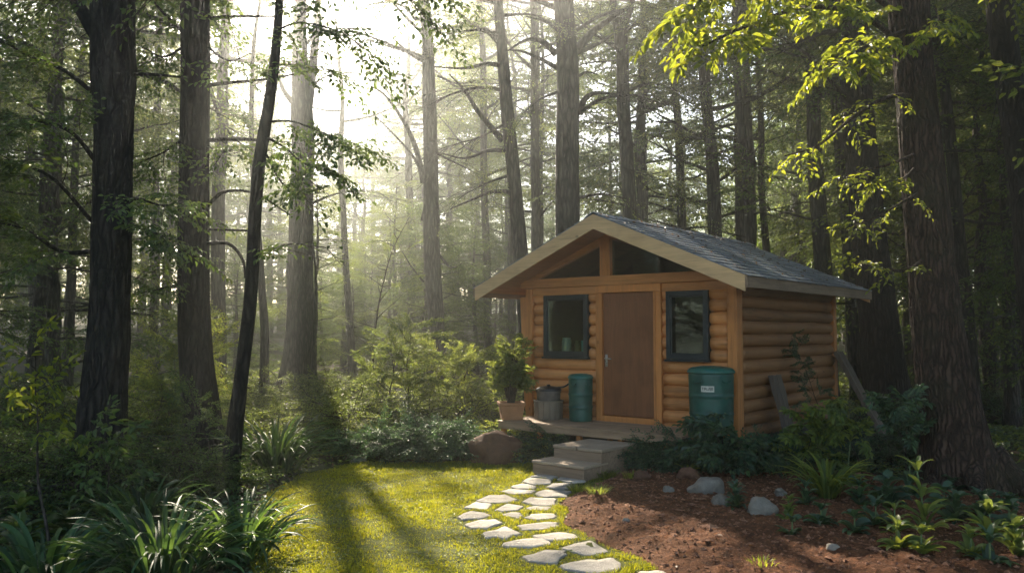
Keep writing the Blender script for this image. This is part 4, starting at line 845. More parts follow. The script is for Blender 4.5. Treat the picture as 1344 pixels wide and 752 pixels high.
tree('forest_tree', 'thickest grey trunk rising right behind the cabin roof peak', MIDG, [(739, -5, 26), (743, 100, 29), (746, 200, 31), (746, 310, 33), (747, 470, 36)], 19, 21, crown=(8.6, 20.5, 16, 5, 5), leafmat='leaf_pine', kind='fine', seed=7, fl=.3, sides=28,
     extra=[([(758, 65, 19), (775, 45, 18.9), (800, 26, 18.8), (825, 10, 18.6)], .11, .04), ([(758, 70, 19), (785, 58, 18.9), (805, 45, 18.7)], .06, .015), ([(760, 150, 19), (768, 130, 18.9), (785, 122, 18.8), (815, 125, 18.6)], .09, .02), ([(730, 72, 19), (712, 55, 18.9), (690, 53, 18.8), (665, 68, 18.6)], .08, .015), ([(732, 90, 19), (710, 78, 18.9), (685, 68, 18.8), (668, 66, 18.6)], .06, .012), ([(733, 40, 19), (715, 28, 18.9), (690, 22, 18.7)], .06, .015), ([(760, 100, 19), (770, 95, 18.9), (785, 98, 18.8)], .04, .012)],
     boughs=[([(758, 150, 19), (790, 130, 18.6), (830, 125, 18.3), (865, 135, 18)], .05, 12, 'fine', 1.0, .85), ([(757, 40, 19), (790, 20, 18.6), (830, 10, 18.3)], .05, 10, 'fine', 1.0, .85), ([(757, 260, 19), (790, 255, 18.6), (825, 262, 18.3)], .04, 7, 'fine', .8, .7), ([(735, 120, 19), (710, 130, 18.6), (685, 150, 18.3)], .04, 7, 'fine', .8, .7)])
tree('forest_tree', 'forked trunk with one arm to the right, right of the thickest grey trunk', MIDG, [(812, 20, 15), (817, 70, 16), (820, 150, 17), (827, 250, 18), (832, 330, 19)], 21, 10, crown=(8.4, 9.8, 3, 3, 4), leafmat='leaf_pine', kind='fine', seed=8, fl=.3,
     extra=[([(813, 60, 21), (808, 15, 21), (800, -40, 21), (795, -300, 21)], .13, .05), ([(815, 70, 21), (822, 30, 21), (830, 0, 21), (845, -100, 21.3)], .11, .05), ([(820, 165, 21), (812, 175, 20.8), (800, 170, 20.6)], .05, .015)],
     boughs=[([(822, 120, 21), (855, 110, 20.6), (890, 120, 20.3)], .05, 9, 'fine', 1.1, .8), ([(820, 40, 21), (855, 25, 20.6), (880, 30, 20.3)], .05, 9, 'fine', 1.1, .8), ([(815, 220, 21), (850, 230, 20.6), (880, 240, 20.3)], .04, 8, 'fine', 1.0, .8)])
tree('misty_tree', 'slim pale trunk between the curved trunk and the thickest grey trunk', MIDG, [(700, -5, 9), (700, 130, 11), (702, 250, 12), (703, 400, 13)], 27, 20, crown=(9, 19.5, 10, 4, 5), leafmat='leaf_pine', kind='far', seed=9, fl=.3,
     extra=[([(706, 270, 27), (712, 250, 26.8), (722, 245, 26.6)], .04, .015), ([(707, 290, 27), (716, 275, 26.8), (728, 262, 26.6)], .05, .02)])
tree('misty_tree', 'faint thin trunk left of the cabin eave, washed out by mist', MIDG, [(632, 60, 8), (634, 200, 9), (637, 330, 10), (641, 430, 11)], 31, 20, crown=(7, 19.5, 14, 4, 5), leafmat='leaf_pine', kind='far', seed=10, fl=.3)
tree('forest_tree', 'dark trunk with many stub branches behind the middle of the roof', MIDG, [(922, 60, 13), (927, 120, 15), (935, 230, 17), (941, 330, 18)], 21, 20, crown=(7.5, 19.5, 13, 4, 6), leafmat='leaf_pine', kind='fine', seed=11, fl=.3,
     limbs=[(4.3, 2.9, 1.8, .045, .2, 0), (4.8, .3, 1.6, .045, .1, 0), (5.2, 3.3, 2.0, .05, .1, 0), (5.7, .1, 2.2, .05, .3, 0), (6.0, 2.8, 2.0, .05, .3, 0), (6.4, -.2, 1.8, .04, .3, 0), (3.9, 3.4, 1.4, .04, .0, 0), (6.8, 3.0, 2.2, .05, .2, 0)])
tree('forest_tree', 'thin dark trunk, first of the two slim ones beside the stubby branched trunk', MIDG, [(967, 80, 9), (972, 150, 10), (981, 260, 11), (988, 340, 12)], 22, 19, crown=(7.5, 18, 11, 3.5, 6), leafmat='leaf_pine', kind='fine', seed=12, fl=.3, limbs=[(5, .2, 1.6, .03, .2, 0), (4.4, 3.2, 1.2, .03, .1, 0)])
tree('forest_tree', 'thinnest dark trunk, second of the slim ones above the roof', MIDG, [(994, 100, 7), (998, 180, 8), (1004, 300, 9), (1007, 350, 10)], 24, 19, crown=(6.8, 18, 11, 3.5, 6), leafmat='leaf_pine', kind='fine', seed=13, fl=.3)
tree('misty_tree', 'grey trunk seen between the forked trunk and the stubby branched trunk', MIDG, [(884, 60, 9), (889, 170, 10), (894, 300, 12), (897, 340, 12)], 25, 20, crown=(7.2, 19, 12, 4, 6), leafmat='leaf_pine', kind='fine', seed=14, fl=.3, limbs=[(5.5, 3.0, 1.6, .04, .1, 0), (5, .2, 1.6, .04, .1, 0)])
tree('forest_tree', 'dark trunk left of the two dark ones near the right roof end', MIDG, [(1063, 60, 16), (1070, 180, 19), (1079, 330, 22), (1083, 400, 23)], 20, 20, crown=(7.6, 19.5, 13, 4.5, 6), leafmat='leaf_dark', kind='broad', seed=15, fl=.3, limbs=[(5.6, 3.2, 1.9, .04, .2, 2), (4.6, 3.0, 1.4, .04, .1, 2)])
tree('forest_tree', 'dark trunk half hidden beside the broad one behind the cabin', MIDG, [(1093, 60, 13), (1102, 200, 15), (1112, 330, 16)], 22, 20, crown=(8, 19.5, 12, 4.5, 6), leafmat='leaf_dark', kind='broad', seed=16, fl=.3)
tree('forest_tree', 'broad dark trunk at the back right corner of the cabin', NEAR, [(1116, 0, 38), (1125, 130, 38), (1140, 280, 42), (1152, 420, 48), (1160, 510, 56)], 17.2, 20, crown=(6.6, 19.5, 16, 4.5, 6), bark='bark_dark', leafmat='leaf_dark', kind='broad', seed=17, fl=.4, sides=30,
     boughs=[([(1115, 100, 17.2), (1090, 105, 16.8), (1060, 125, 16.4)], .05, 6, 'broad', .9, .8)])
# --- near right
tree('forest_tree', 'massive rough barked trunk in the right foreground with flaring roots', NEAR, [(1196, 0, 49), (1200, 80, 46), (1208, 200, 49), (1224, 350, 55), (1239, 470, 63), (1254, 560, 73), (1262, 625, 82)], 9.9, 17,
     crown=(6.6, 16.5, 16, 4.4, 6), bark='bark_warm', leafmat='leaf_yellow', seed=18, detail=True, fl=.38, kind='broad',
     extra=[([(1250, 610, 9.9), (1215, 640, 9.6), (1190, 652, 9.3)], .12, .03), ([(1295, 600, 9.8), (1330, 632, 9.6), (1375, 645, 9.4), (1420, 655, 9.3)], .22, .06), ([(1275, 600, 9.7), (1282, 640, 9.35), (1290, 660, 9.1)], .15, .04)],
     boughs=[([(1186, 60, 9.9), (1130, 20, 8.6), (1060, 10, 7.4), (980, 35, 6.6), (920, 62, 6.2)], .035, 22, 'big', .40, .8), ([(1180, 20, 9.9), (1120, -20, 8.4), (1040, -30, 7.2), (960, -20, 6.4), (900, 20, 6.1)], .035, 26, 'big', .42, .85),
             ([(1190, 40, 9.9), (1150, 55, 8.4), (1120, 70, 7.6), (1090, 90, 7.2)], .025, 11, 'big', .38, .8), ([(1200, 125, 9.9), (1165, 128, 9.2), (1125, 150, 8.6), (1075, 190, 8.0), (1030, 205, 7.6)], .03, 9, 'big', .36, .6),
             ([(1205, 200, 9.9), (1170, 215, 9.2), (1130, 225, 8.7), (1100, 235, 8.4)], .02, 5, 'big', .34, .55), ([(1212, 250, 9.9), (1185, 265, 9.4), (1150, 285, 9), (1110, 300, 8.6)], .02, 5, 'big', .34, .55), ([(1225, 330, 9.9), (1190, 355, 9.5), (1150, 350, 9.1), (1120, 345, 8.7)], .028, 5, 'big', .32, .6), ([(1228, 12, 9.6), (1232, 25, 9), (1225, 40, 8.6)], .015, 4, 'big', .4, .8),
             ([(1205, 215, 9.9), (1185, 235, 9.3), (1160, 240, 9), (1140, 262, 8.8)], .015, 4, 'big', .3, .6)])
tree('forest_tree', 'dark trunk leaving the photo at its far right edge', NEAR, [(1312, 0, 32), (1322, 80, 33), (1340, 210, 36), (1362, 380, 42), (1380, 520, 50)], 13, 18, crown=(5.6, 17.5, 16, 4.2, 6), bark='bark_dark', leafmat='leaf_dark', seed=19, fl=.35, sides=24,
     extra=[([(1344, 95, 12.6), (1325, 98, 12), (1312, 115, 11.8), (1303, 160, 11.8), (1292, 200, 11.8)], .012, .004)])
tree('misty_tree', 'pale slanting trunk beyond the right edge tree', MIDG, [(1322, 130, 9), (1330, 230, 10), (1338, 330, 11), (1342, 420, 12)], 19, 17, crown=(5.5, 16.5, 14, 4, 6), leafmat='leaf_dark', kind='broad', seed=20, fl=.3)
tree('misty_tree', 'grey trunk just behind the massive right foreground trunk', MIDG, [(1240, 100, 13), (1250, 200, 14), (1262, 320, 15), (1270, 420, 17)], 18, 18, crown=(7, 17.5, 14, 4.5, 6), leafmat='leaf_dark', kind='broad', seed=21, fl=.3)
# --- left, in the mist
tree('misty_tree', 'grey slanting trunk at the far left behind the leaves', MIDG, [(82, 20, 14), (72, 130, 17), (62, 260, 18), (52, 400, 19), (45, 490, 20)], 21, 20, crown=(8.5, 19.5, 13, 4, 5), leafmat='leaf_mid', kind='broad', seed=22, fl=.3, boughs=[([(62, 250, 21), (30, 235, 20.5), (0, 230, 20)], .04, 8, 'broad', 1.1, .8)])
tree('misty_tree', 'pale grey trunk between the straight and the thin leaning trunk', MIDG, [(296, 20, 12), (292, 130, 15), (288, 280, 17), (287, 430, 19), (287, 500, 20)], 25, 21, crown=(9, 20.5, 12, 4, 5), leafmat='leaf_mid', kind='broad', seed=23, fl=.3)
tree('misty_tree', 'thin crooked stem behind the thin leaning trunk, low in the mist', MIDG, [(333, 60, 5), (330, 200, 7), (338, 330, 9), (346, 430, 11), (345, 490, 12)], 22, 15, crown=(8, 14.5, 8, 3, 5), leafmat='leaf_mid', kind='broad', seed=24, fl=.3)
tree('misty_tree', 'very faint trunk between the two dark left trunks', MIDG, [(210, 40, 9), (205, 200, 10), (203, 420, 12)], 32, 20, crown=(9, 19.5, 12, 4, 5), leafmat='leaf_mid', kind='far', seed=25, fl=.3)
tree('misty_tree', 'faint bent trunk low in the bright haze left of the light shafts', MIDG, [(448, 200, 7), (452, 320, 8), (458, 430, 10), (462, 500, 11)], 29, 15, crown=(9, 14.5, 9, 3.5, 4), leafmat='leaf_mid', kind='far', seed=26, fl=.3)
tree('misty_tree', 'ghostly trunk beside the brightest shaft of light', MIDG, [(537, 200, 9), (540, 330, 10), (541, 440, 12)], 34, 16, crown=(10, 15.5, 9, 3.5, 4), leafmat='leaf_mid', kind='far', seed=27, fl=.3)

# --- bare sapling and brush in the shafts
def sapling(name, lab, base, h, lean, seed, kind, scale, n, mat, bark='twig', leaves=1.0, z0=.25, cat='sapling', group=None, r0=.02, reach=.45, thin=1.0, gap=False):
    rng = np.random.default_rng(seed); base = np.array(base, float); root = thing(name, base, lab, cat, group)
    P = [base + [0, 0, -.05]]
    d = np.array([lean[0], lean[1], 1.0])
    for i in range(6): d = norm((d + np.array([rng.normal(0, .13), rng.normal(0, .13), .1]))[None])[0]; P.append(P[-1] + d * h / 6)
    A = curve(np.array(P), 26); mb = MB(); tube(mb, A, np.linspace(r0, r0 * .18, 26), 8); cr = Crown(seed); k = 0
    for i in range(n):
        q = z0 + (1 - z0) * (i + rng.uniform(0, .8)) / n; a = A[int(min(q * 25, 24))]; az = i * 2.4 + rng.normal(0, .4); L = h * reach * (1.1 - q) * rng.uniform(.6, 1.1) + .08
        lc = limb_curve(a, (math.cos(az), math.sin(az), rng.uniform(.15, .7)), L, rng, .1, .15, 8); tube(mb, lc, np.linspace(r0 * .4, r0 * .1, 8), 4)
        if leaves > 0:
            for w_ in ((7, 4) if leaves >= 1 else (7,)):
                if rng.uniform() < leaves or w_ == 7 and leaves >= 1: cr.spray(kind, lc[w_], lc[w_] - lc[w_ - 2] + rng.normal(0, .05, 3), scale * rng.uniform(.7, 1.2), thin=thin); k += 1
    mb.build('stem', M[bark], root, True, base)
    if k: cr.build('foliage', M[mat], root, base, gap, False)
    return root
def shrub(name, lab, base, r, h, seed, n, kind='shrub', scale=.8, mat='leaf_mid', group='shrubs around the clearing', thin=1.0, leaf=1.0, cat='shrub'):
    rng = np.random.default_rng(seed); base = np.array(base, float); root = thing(name, base, lab, cat, group); mb = MB(); cr = Crown(seed)
    for i in range(n):
        az = rng.uniform(0, 6.28); q = math.sqrt(rng.uniform(0, 1)); top = base + np.array([math.cos(az) * r * q, math.sin(az) * r * q, h * (1 - .55 * q ** 2) * rng.uniform(.55, 1.05)])
        st = base + np.array([math.cos(az) * r * q * .25, math.sin(az) * r * q * .25, -.03]); md = (st + top) / 2 + rng.normal(0, .06, 3) * r + [0, 0, .1 * h]
        lc = curve(np.array([st, md, top]), 8); tube(mb, lc, np.linspace(.012, .003, 8), 4)
        for w_ in (7, 5, 3):
            if lc[w_, 2] - base[2] > .1: cr.spray(kind, lc[w_], (lc[w_] - lc[w_ - 1]) * [1, 1, .5] + rng.normal(0, .35, 3) * [.1, .1, .03] + np.array([math.cos(az + rng.normal(0, 1)), math.sin(az + rng.normal(0, 1)), .1]) * .12, scale * rng.uniform(.7, 1.2), roll=.5, thin=thin, leaf=leaf)
    mb.build('stems', M['twig'], root, True, base); cr.build('foliage', M[mat], root, base, False)
    return root
def strap_geom(mb, n, L, wd, rng, spread=.9, droop=1.0, base_r=.06, seg=9, upmin=.5, m=0, org=(0, 0, 0), cupped=.25):
    for i in range(n):
        az = i * 2.39996 + rng.normal(0, .3); l = L * rng.uniform(.6, 1.1); el = R(88) - spread * rng.uniform(.1, 1) * (1.1 - upmin); t = np.linspace(0, 1, seg)
        hd = np.array([math.cos(az), math.sin(az), 0]); ang = el - droop * t ** 1.5 * rng.uniform(.7, 1.5); ds = l / (seg - 1)
        x = np.concatenate([[0], np.cumsum(np.cos(ang[:-1]) * ds)]); z = np.concatenate([[0], np.cumsum(np.sin(ang[:-1]) * ds)])
        C_ = np.array(org) + hd * (base_r * rng.uniform(.2, 1) + x)[:, None] + np.outer(z, [0, 0, 1.]); sd = np.array([-math.sin(az), math.cos(az), 0]); tw = rng.normal(0, .35)
        wv = wd * rng.uniform(.7, 1.2) * (np.sin(math.pi * np.clip(.12 + .88 * t, 0, 1)) ** .7 + .02); up_ = np.stack([-np.sin(ang)[:, None] * hd, ], 0)[0] + np.outer(np.cos(ang), [0, 0, 1.])
        off = (sd * math.cos(tw) + np.array([0, 0, math.sin(tw)])) * (wv / 2)[:, None]; c = up_ * (wv * cupped)[:, None]
        V = np.concatenate([C_ - off + c, C_, C_ + off + c]); k = np.arange(seg - 1); mb.add(V, np.concatenate([np.stack([k, k + 1, seg + k + 1, seg + k], 1), np.stack([seg + k, seg + k + 1, 2 * seg + k + 1, 2 * seg + k], 1)]), m)
def clump(name, lab, base, n, L, wd, seed, mat='leaf_strap', spread=1.0, droop=1.4, group='strap leaved clumps', cat='plant', base_r=.1, cupped=.25):
    rng = np.random.default_rng(seed); mb = MB(); strap_geom(mb, n, L, wd, rng, spread, droop, base_r, cupped=cupped); o = mb.build(name, M[mat]); o.location = tuple(base); return tag(o, lab, cat, group)
def lily(name, lab, base, h, seed, mat='leaf_bright', nl=16, L=.35, wd=.06, whorls=3, group='broad leaved woodland plants', lean=(0, 0)):
    """upright stem with whorls of broad arching leaves"""
    rng = np.random.default_rng(seed); base = np.array(base, float); root = thing(name, base, lab, 'plant', group); mb = MB(); lf = MB()
    A = curve(np.array([[0, 0, -.04], [lean[0] * .3, lean[1] * .3, h * .4], [lean[0], lean[1], h]]), 12); tube(mb, A, np.linspace(.011, .006, 12), 7); mb.build('stem', M['stalk'], root)
    for k in range(whorls):
        q = k / max(1, whorls - 1); p = A[int(q * 11)]; strap_geom(lf, max(4, int(nl * (1 - .45 * q) / whorls * 1.5)), L * (1 - .35 * q), wd * (1 - .25 * q), rng, 1.3, 1.3, .01, 10, .4, org=p)
    lf.build('leaves', M[mat], root); return root
M['stalk'] = paint_mat('green_stalk', (.09, .13, .04), .6, 0, .3)
BR = 'saplings and tall brush around the clearing'
sapling('sapling', 'bare crooked sapling standing in the misty light left of the shafts', gpt(492, 548), 4.6, (-.02, 0), 31, 'shrub', .5, 22, 'leaf_mid', leaves=.5, z0=.2, group=BR, r0=.03, reach=.28)
sapling('sapling', 'wide branching young tree with feathery leaves behind the lawn', gpt(505, 560), 1.65, (.05, 0), 32, 'fine', .42, 16, 'leaf_mid', z0=.2, group=BR, r0=.024, reach=.55)
sapling('sapling', 'young tree with level leafy tiers beside the feathery one', gpt(532, 566), 2.0, (.02, 0), 33, 'fine', .4, 15, 'leaf_mid', z0=.3, group=BR, r0=.02, reach=.45)
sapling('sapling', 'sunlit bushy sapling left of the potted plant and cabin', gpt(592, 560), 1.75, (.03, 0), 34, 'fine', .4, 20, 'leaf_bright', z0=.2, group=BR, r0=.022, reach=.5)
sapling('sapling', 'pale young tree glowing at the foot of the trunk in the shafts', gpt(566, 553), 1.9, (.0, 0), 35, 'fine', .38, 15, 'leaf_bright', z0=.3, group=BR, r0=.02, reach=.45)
sapling('sapling', 'sapling with yellow leaf tiers at the far left', atY(68, 690, 7.3) * [1, 1, 0], 1.75, (-.12, .1), 36, 'big', .26, 11, 'leaf_yellow', z0=.62, group=BR, r0=.016, reach=.15, thin=.3)
sapling('sapling', 'small sapling in front of the biggest left trunk', atY(138, 690, 7.9) * [1, 1, 0], 1.15, (.0, 0), 37, 'big', .26, 10, 'leaf_dark', z0=.4, group=BR, r0=.01, reach=.2, thin=.35)
sapling('sapling', 'pale leafy sapling between the two dark left trunks', gpt(218, 590), 2.0, (.03, 0), 38, 'fine', .5, 22, 'leaf_bright', z0=.25, group=BR, r0=.018, reach=.4)
sapling('sapling', 'short leafy stem beside the foot of the straight dark trunk', gpt(247, 640), 1.1, (.1, 0), 39, 'shrub', .4, 12, 'leaf_dark', z0=.35, group=BR, r0=.01, reach=.3)
sapling('sapling', 'thin dark stem beside the foot of the thin leaning trunk', gpt(284, 640), 1.45, (.05, 0), 40, 'shrub', .35, 8, 'leaf_dark', z0=.6, group=BR, r0=.014, reach=.15, leaves=.5)
sapling('sapling', 'tall thin seedling, tallest in front of the plank on the side wall', sp3(1138, 640), 1.15, (-.12, 0), 41, 'big', .2, 8, 'leaf_bright', z0=.5, group=BR, r0=.009, reach=.16)
sapling('sapling', 'second tall seedling, between the tallest and the massive trunk', sp3(1190, 640), 1.05, (-.1, .05), 42, 'big', .24, 9, 'leaf_cool', z0=.45, group=BR, r0=.009, reach=.25)
sapling('sapling', 'climbing seedling with sparse leaves against the cabin side wall', cab(CW + .5, 1.9, 0), 1.95, (-.04, 0), 43, 'shrub', .3, 16, 'leaf_cool', z0=.2, group=BR, r0=.008, reach=.16)
sapling('sapling', 'small leaning plant with toothed leaves right of the big strap clump', sp3(1050, 632), .85, (.12, 0), 44, 'big', .24, 12, 'leaf_bright', z0=.3, group=BR, r0=.008, reach=.28)
# shrubs
SG = 'shrubs around the clearing'
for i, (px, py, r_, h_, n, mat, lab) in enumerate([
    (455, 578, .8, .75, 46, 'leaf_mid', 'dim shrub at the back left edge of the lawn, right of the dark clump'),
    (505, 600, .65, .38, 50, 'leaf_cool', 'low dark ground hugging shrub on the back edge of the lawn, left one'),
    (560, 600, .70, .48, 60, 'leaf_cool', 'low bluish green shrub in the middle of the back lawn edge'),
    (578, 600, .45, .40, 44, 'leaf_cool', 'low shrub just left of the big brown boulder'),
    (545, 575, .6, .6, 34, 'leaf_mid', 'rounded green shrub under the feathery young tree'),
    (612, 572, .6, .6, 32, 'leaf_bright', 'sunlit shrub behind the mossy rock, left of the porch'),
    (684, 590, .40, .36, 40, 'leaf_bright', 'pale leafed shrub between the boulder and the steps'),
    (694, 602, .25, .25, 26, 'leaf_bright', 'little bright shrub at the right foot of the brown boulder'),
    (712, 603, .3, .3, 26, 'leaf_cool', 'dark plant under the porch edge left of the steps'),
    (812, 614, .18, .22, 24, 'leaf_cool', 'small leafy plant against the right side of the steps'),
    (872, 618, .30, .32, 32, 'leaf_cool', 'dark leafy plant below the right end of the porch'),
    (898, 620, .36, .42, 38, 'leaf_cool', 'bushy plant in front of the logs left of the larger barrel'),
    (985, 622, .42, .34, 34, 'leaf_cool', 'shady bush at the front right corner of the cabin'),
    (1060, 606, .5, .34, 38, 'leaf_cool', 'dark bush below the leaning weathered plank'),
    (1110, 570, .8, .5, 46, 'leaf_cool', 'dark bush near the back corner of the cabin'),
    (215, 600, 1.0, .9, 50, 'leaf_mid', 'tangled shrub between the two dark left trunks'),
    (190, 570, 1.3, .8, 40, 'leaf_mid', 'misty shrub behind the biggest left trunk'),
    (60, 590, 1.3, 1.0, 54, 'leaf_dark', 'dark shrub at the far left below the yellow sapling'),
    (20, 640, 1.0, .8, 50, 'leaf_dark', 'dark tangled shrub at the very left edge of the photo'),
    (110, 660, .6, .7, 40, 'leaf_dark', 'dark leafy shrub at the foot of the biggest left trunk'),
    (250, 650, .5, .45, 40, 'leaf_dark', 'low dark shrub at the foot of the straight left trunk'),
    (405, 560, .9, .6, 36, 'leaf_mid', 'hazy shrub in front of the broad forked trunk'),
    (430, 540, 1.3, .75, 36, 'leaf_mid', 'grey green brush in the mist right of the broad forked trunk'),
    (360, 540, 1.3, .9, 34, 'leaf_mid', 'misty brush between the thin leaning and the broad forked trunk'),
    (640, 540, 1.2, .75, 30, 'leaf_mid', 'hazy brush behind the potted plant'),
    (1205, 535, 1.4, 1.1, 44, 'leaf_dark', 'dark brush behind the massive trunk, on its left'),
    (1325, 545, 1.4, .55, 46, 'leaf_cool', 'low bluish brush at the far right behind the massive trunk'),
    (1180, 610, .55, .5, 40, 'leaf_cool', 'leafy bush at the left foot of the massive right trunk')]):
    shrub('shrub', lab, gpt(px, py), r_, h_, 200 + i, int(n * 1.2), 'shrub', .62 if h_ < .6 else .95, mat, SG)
shrub('toothed_bush', 'tall leafy bush standing in front of the larger green barrel', gpt(950, 628), .40, .80, 260, 30, 'big', .3, 'leaf_cool', SG)
shrub('potted_foliage_tmp', None, ppot + np.array([0, 0, .26]), .19, 1.0, 261, 62, 'shrub', .32, 'leaf_bright', None, leaf=1.15)
tmp = bpy.data.objects['potted_foliage_tmp']
for ch in list(tmp.children):
    ch.parent = POT_ROOT; rz = POT_ROOT.rotation_euler.z; ch.rotation_euler = (0, 0, -rz); ch.location = (0, 0, .26)
bpy.data.objects.remove(tmp)
# strap leaved clumps
clump('strap_leaf_plant', 'large dark strap leaved clump at the bottom left, in front of the trunks', atY(215, 740, 6.3) * [1, 1, 0], 190, .80, .036, 51, base_r=.3, spread=1.2)
clump('strap_leaf_plant', 'strap leaved clump right of the large bottom left one, spilling onto the lawn', atY(318, 725, 6.9) * [1, 1, 0], 120, .72, .034, 52, base_r=.22, spread=1.2)
clump('strap_leaf_plant', 'big rounded strap leaved clump behind the lawn, right of the thin leaning trunk', gpt(362, 618), 210, .95, .036, 53, base_r=.32, spread=1.15)
clump('strap_leaf_plant', 'dark strap leaves at the lower left corner of the photo', atY(60, 745, 6.2) * [1, 1, 0], 90, .6, .05, 54, base_r=.3, spread=1.2)
clump('strap_leaf_plant', 'strap leaved clump between the bottom left clumps and the trunks', gpt(185, 690), 90, .65, .04, 55, base_r=.25, spread=1.2)
clump('strap_leaf_plant', 'arching strap leaved plant on the soil, left of the tall seedlings', sp3(1085, 655), 120, .62, .030, 56, 'leaf_bright', base_r=.13, spread=1.1)
clump('fern_tuft', 'small upright green tuft with broad tips beside the brown rock', sp3(903, 628), 16, .22, .045, 57, 'leaf_bright', base_r=.05, group='small tufts on the soil')
for i, (px, py, n, L, mt, lab) in enumerate([(795, 622, 150, .16, 'leaf_yellow', 'bright green tuft beside the right end of the bottom step'), (830, 632, 90, .13, 'leaf_yellow', 'little yellow green tuft on the soil behind the dark clod'), (785, 655, 120, .12, 'leaf_bright', 'feathery tuft at the soil edge beside the path'), (757, 640, 90, .12, 'leaf_yellow', 'grass tuft between the path stones and the soil near the steps'), (1000, 752, 40, .06, 'leaf_yellow', 'tiny grass tuft at the front edge of the soil')]):
    clump('grass_tuft', lab, sp3(px, py), n, L, .008, 70 + i, mt, base_r=.12, group='small tufts on the soil', droop=1.0)
lily('broad_leaf_plant', 'upright plant with whorls of pale broad leaves, tallest in the right foreground', sp3(1215, 705), .52, 81, nl=26, L=.36, wd=.062, whorls=4, lean=(-.06, 0))
lily('broad_leaf_plant', 'broad leaved plant at the right edge of the soil below the massive trunk', sp3(1300, 712), .22, 82, nl=22, L=.34, wd=.075, whorls=2)
lily('broad_leaf_plant', 'broad leaved plant at the lower right corner of the photo', sp3(1300, 745), .16, 83, nl=20, L=.26, wd=.07, whorls=2, mat='leaf_cool')
lily('broad_leaf_plant', 'low broad leaved plant left of the tallest whorled plant', sp3(1180, 728), .14, 84, nl=20, L=.25, wd=.06, whorls=2)
lily('broad_leaf_plant', 'rosette of dark broad leaves right of the round grey rock', sp3(1078, 690), .12, 85, nl=26, L=.2, wd=.06, whorls=2, mat='leaf_cool')
lily('broad_leaf_plant', 'rosette of bluish leaves right of the dark one on the soil', sp3(1122, 702), .12, 86, nl=18, L=.22, wd=.075, whorls=2, mat='leaf_cool')
lily('broad_leaf_plant', 'leafy plant between the two grey rocks on the soil', sp3(966, 672), .2, 87, nl=40, L=.2, wd=.05, whorls=4, mat='leaf_cool')
lily('broad_leaf_plant', 'small bright leafy plant just right of the round grey rock', sp3(1035, 685), .16, 88, nl=34, L=.17, wd=.045, whorls=3)
lily('broad_leaf_plant', 'large flat dark leaves right of the tall seedlings', sp3(1165, 670), .2, 89, nl=26, L=.3, wd=.11, whorls=3, mat='leaf_cool')
lily('broad_leaf_plant', 'broad dark leaves at the foot of the massive right trunk', gpt(1250, 650), .14, 90, nl=26, L=.24, wd=.1, whorls=2, mat='leaf_cool')
lily('broad_leaf_plant', 'flat dark leaves right of the flaring roots at the right edge', gpt(1325, 672), .12, 91, nl=26, L=.26, wd=.1, whorls=2, mat='leaf_cool')
lily('broad_leaf_plant', 'bright green pair of broad leaves beside the arching strap plant', sp3(1112, 640), .5, 92, nl=10, L=.28, wd=.07, whorls=2, lean=(.05, 0))
for i, (px, py, lab) in enumerate([(90, 700, 'broad dark leaves below the yellow sapling at the left'), (25, 715, 'broad dark leaves at the left edge above the corner'), (135, 725, 'broad dark leaves left of the large bottom left clump')]):
    lily('broad_leaf_plant', lab, gpt(px, py), .3, 95 + i, nl=34, L=.32, wd=.09, whorls=3, mat='leaf_dark')

RP = [(1040, 705, .10, 22, .17, .055, 2, 'leaf_cool', 'small dark rosette at the soil edge in front of the strap plant'), (1210, 735, .14, 22, .22, .06, 2, 'leaf_bright', 'bright broad leaves at the photo bottom between the two lower right plants'),
 (1255, 690, .2, 26, .28, .075, 3, 'leaf_cool', 'dark leafy plant between the tallest whorled plant and the roots'), (1150, 695, .16, 24, .24, .07, 2, 'leaf_cool', 'dark broad leaves behind the low plant left of the tallest whorled one'), (1335, 735, .2, 26, .26, .075, 3, 'leaf_bright', 'bright broad leaved plant cut by the right edge at the bottom'),
 (1325, 700, .16, 24, .25, .08, 2, 'leaf_cool', 'broad leaves at the right edge above the corner plants'), (1240, 672, .14, 24, .25, .09, 2, 'leaf_cool', 'flat leaves just before the roots of the massive trunk, left side'), (1290, 678, .14, 24, .25, .09, 2, 'leaf_cool', 'flat leaves just before the roots of the massive trunk, right side'),
 (1058, 668, .16, 26, .2, .05, 3, 'leaf_cool', 'leafy stems at the left foot of the strap leaved plant'), (1128, 668, .2, 26, .22, .06, 3, 'leaf_cool', 'leafy stems at the right foot of the strap leaved plant'), (1100, 620, .3, 26, .26, .07, 3, 'leaf_cool', 'tall leafy stems behind the strap leaved plant'), (1020, 618, .22, 26, .2, .055, 3, 'leaf_cool', 'leafy stems in the shade near the cabin corner'),
 (1175, 705, .2, 24, .24, .05, 3, 'leaf_bright', 'bright narrow leaved plant beside the tallest whorled plant'), (1275, 735, .12, 20, .22, .065, 2, 'leaf_bright', 'low bright rosette at the bottom right, left of the corner plant'), (1195, 655, .3, 24, .26, .08, 3, 'leaf_cool', 'shaded leafy plant at the left root of the massive trunk')]
for i, (px, py, h_, n, L, wd, wh, mt, lab) in enumerate(RP): lily('broad_leaf_plant', lab, sp3(px, py) if in_soil(*[np.array([v]) for v in onz(px, py)[:2]])[0] else gpt(px, py), h_, 120 + i, mt, n, L, wd, wh)
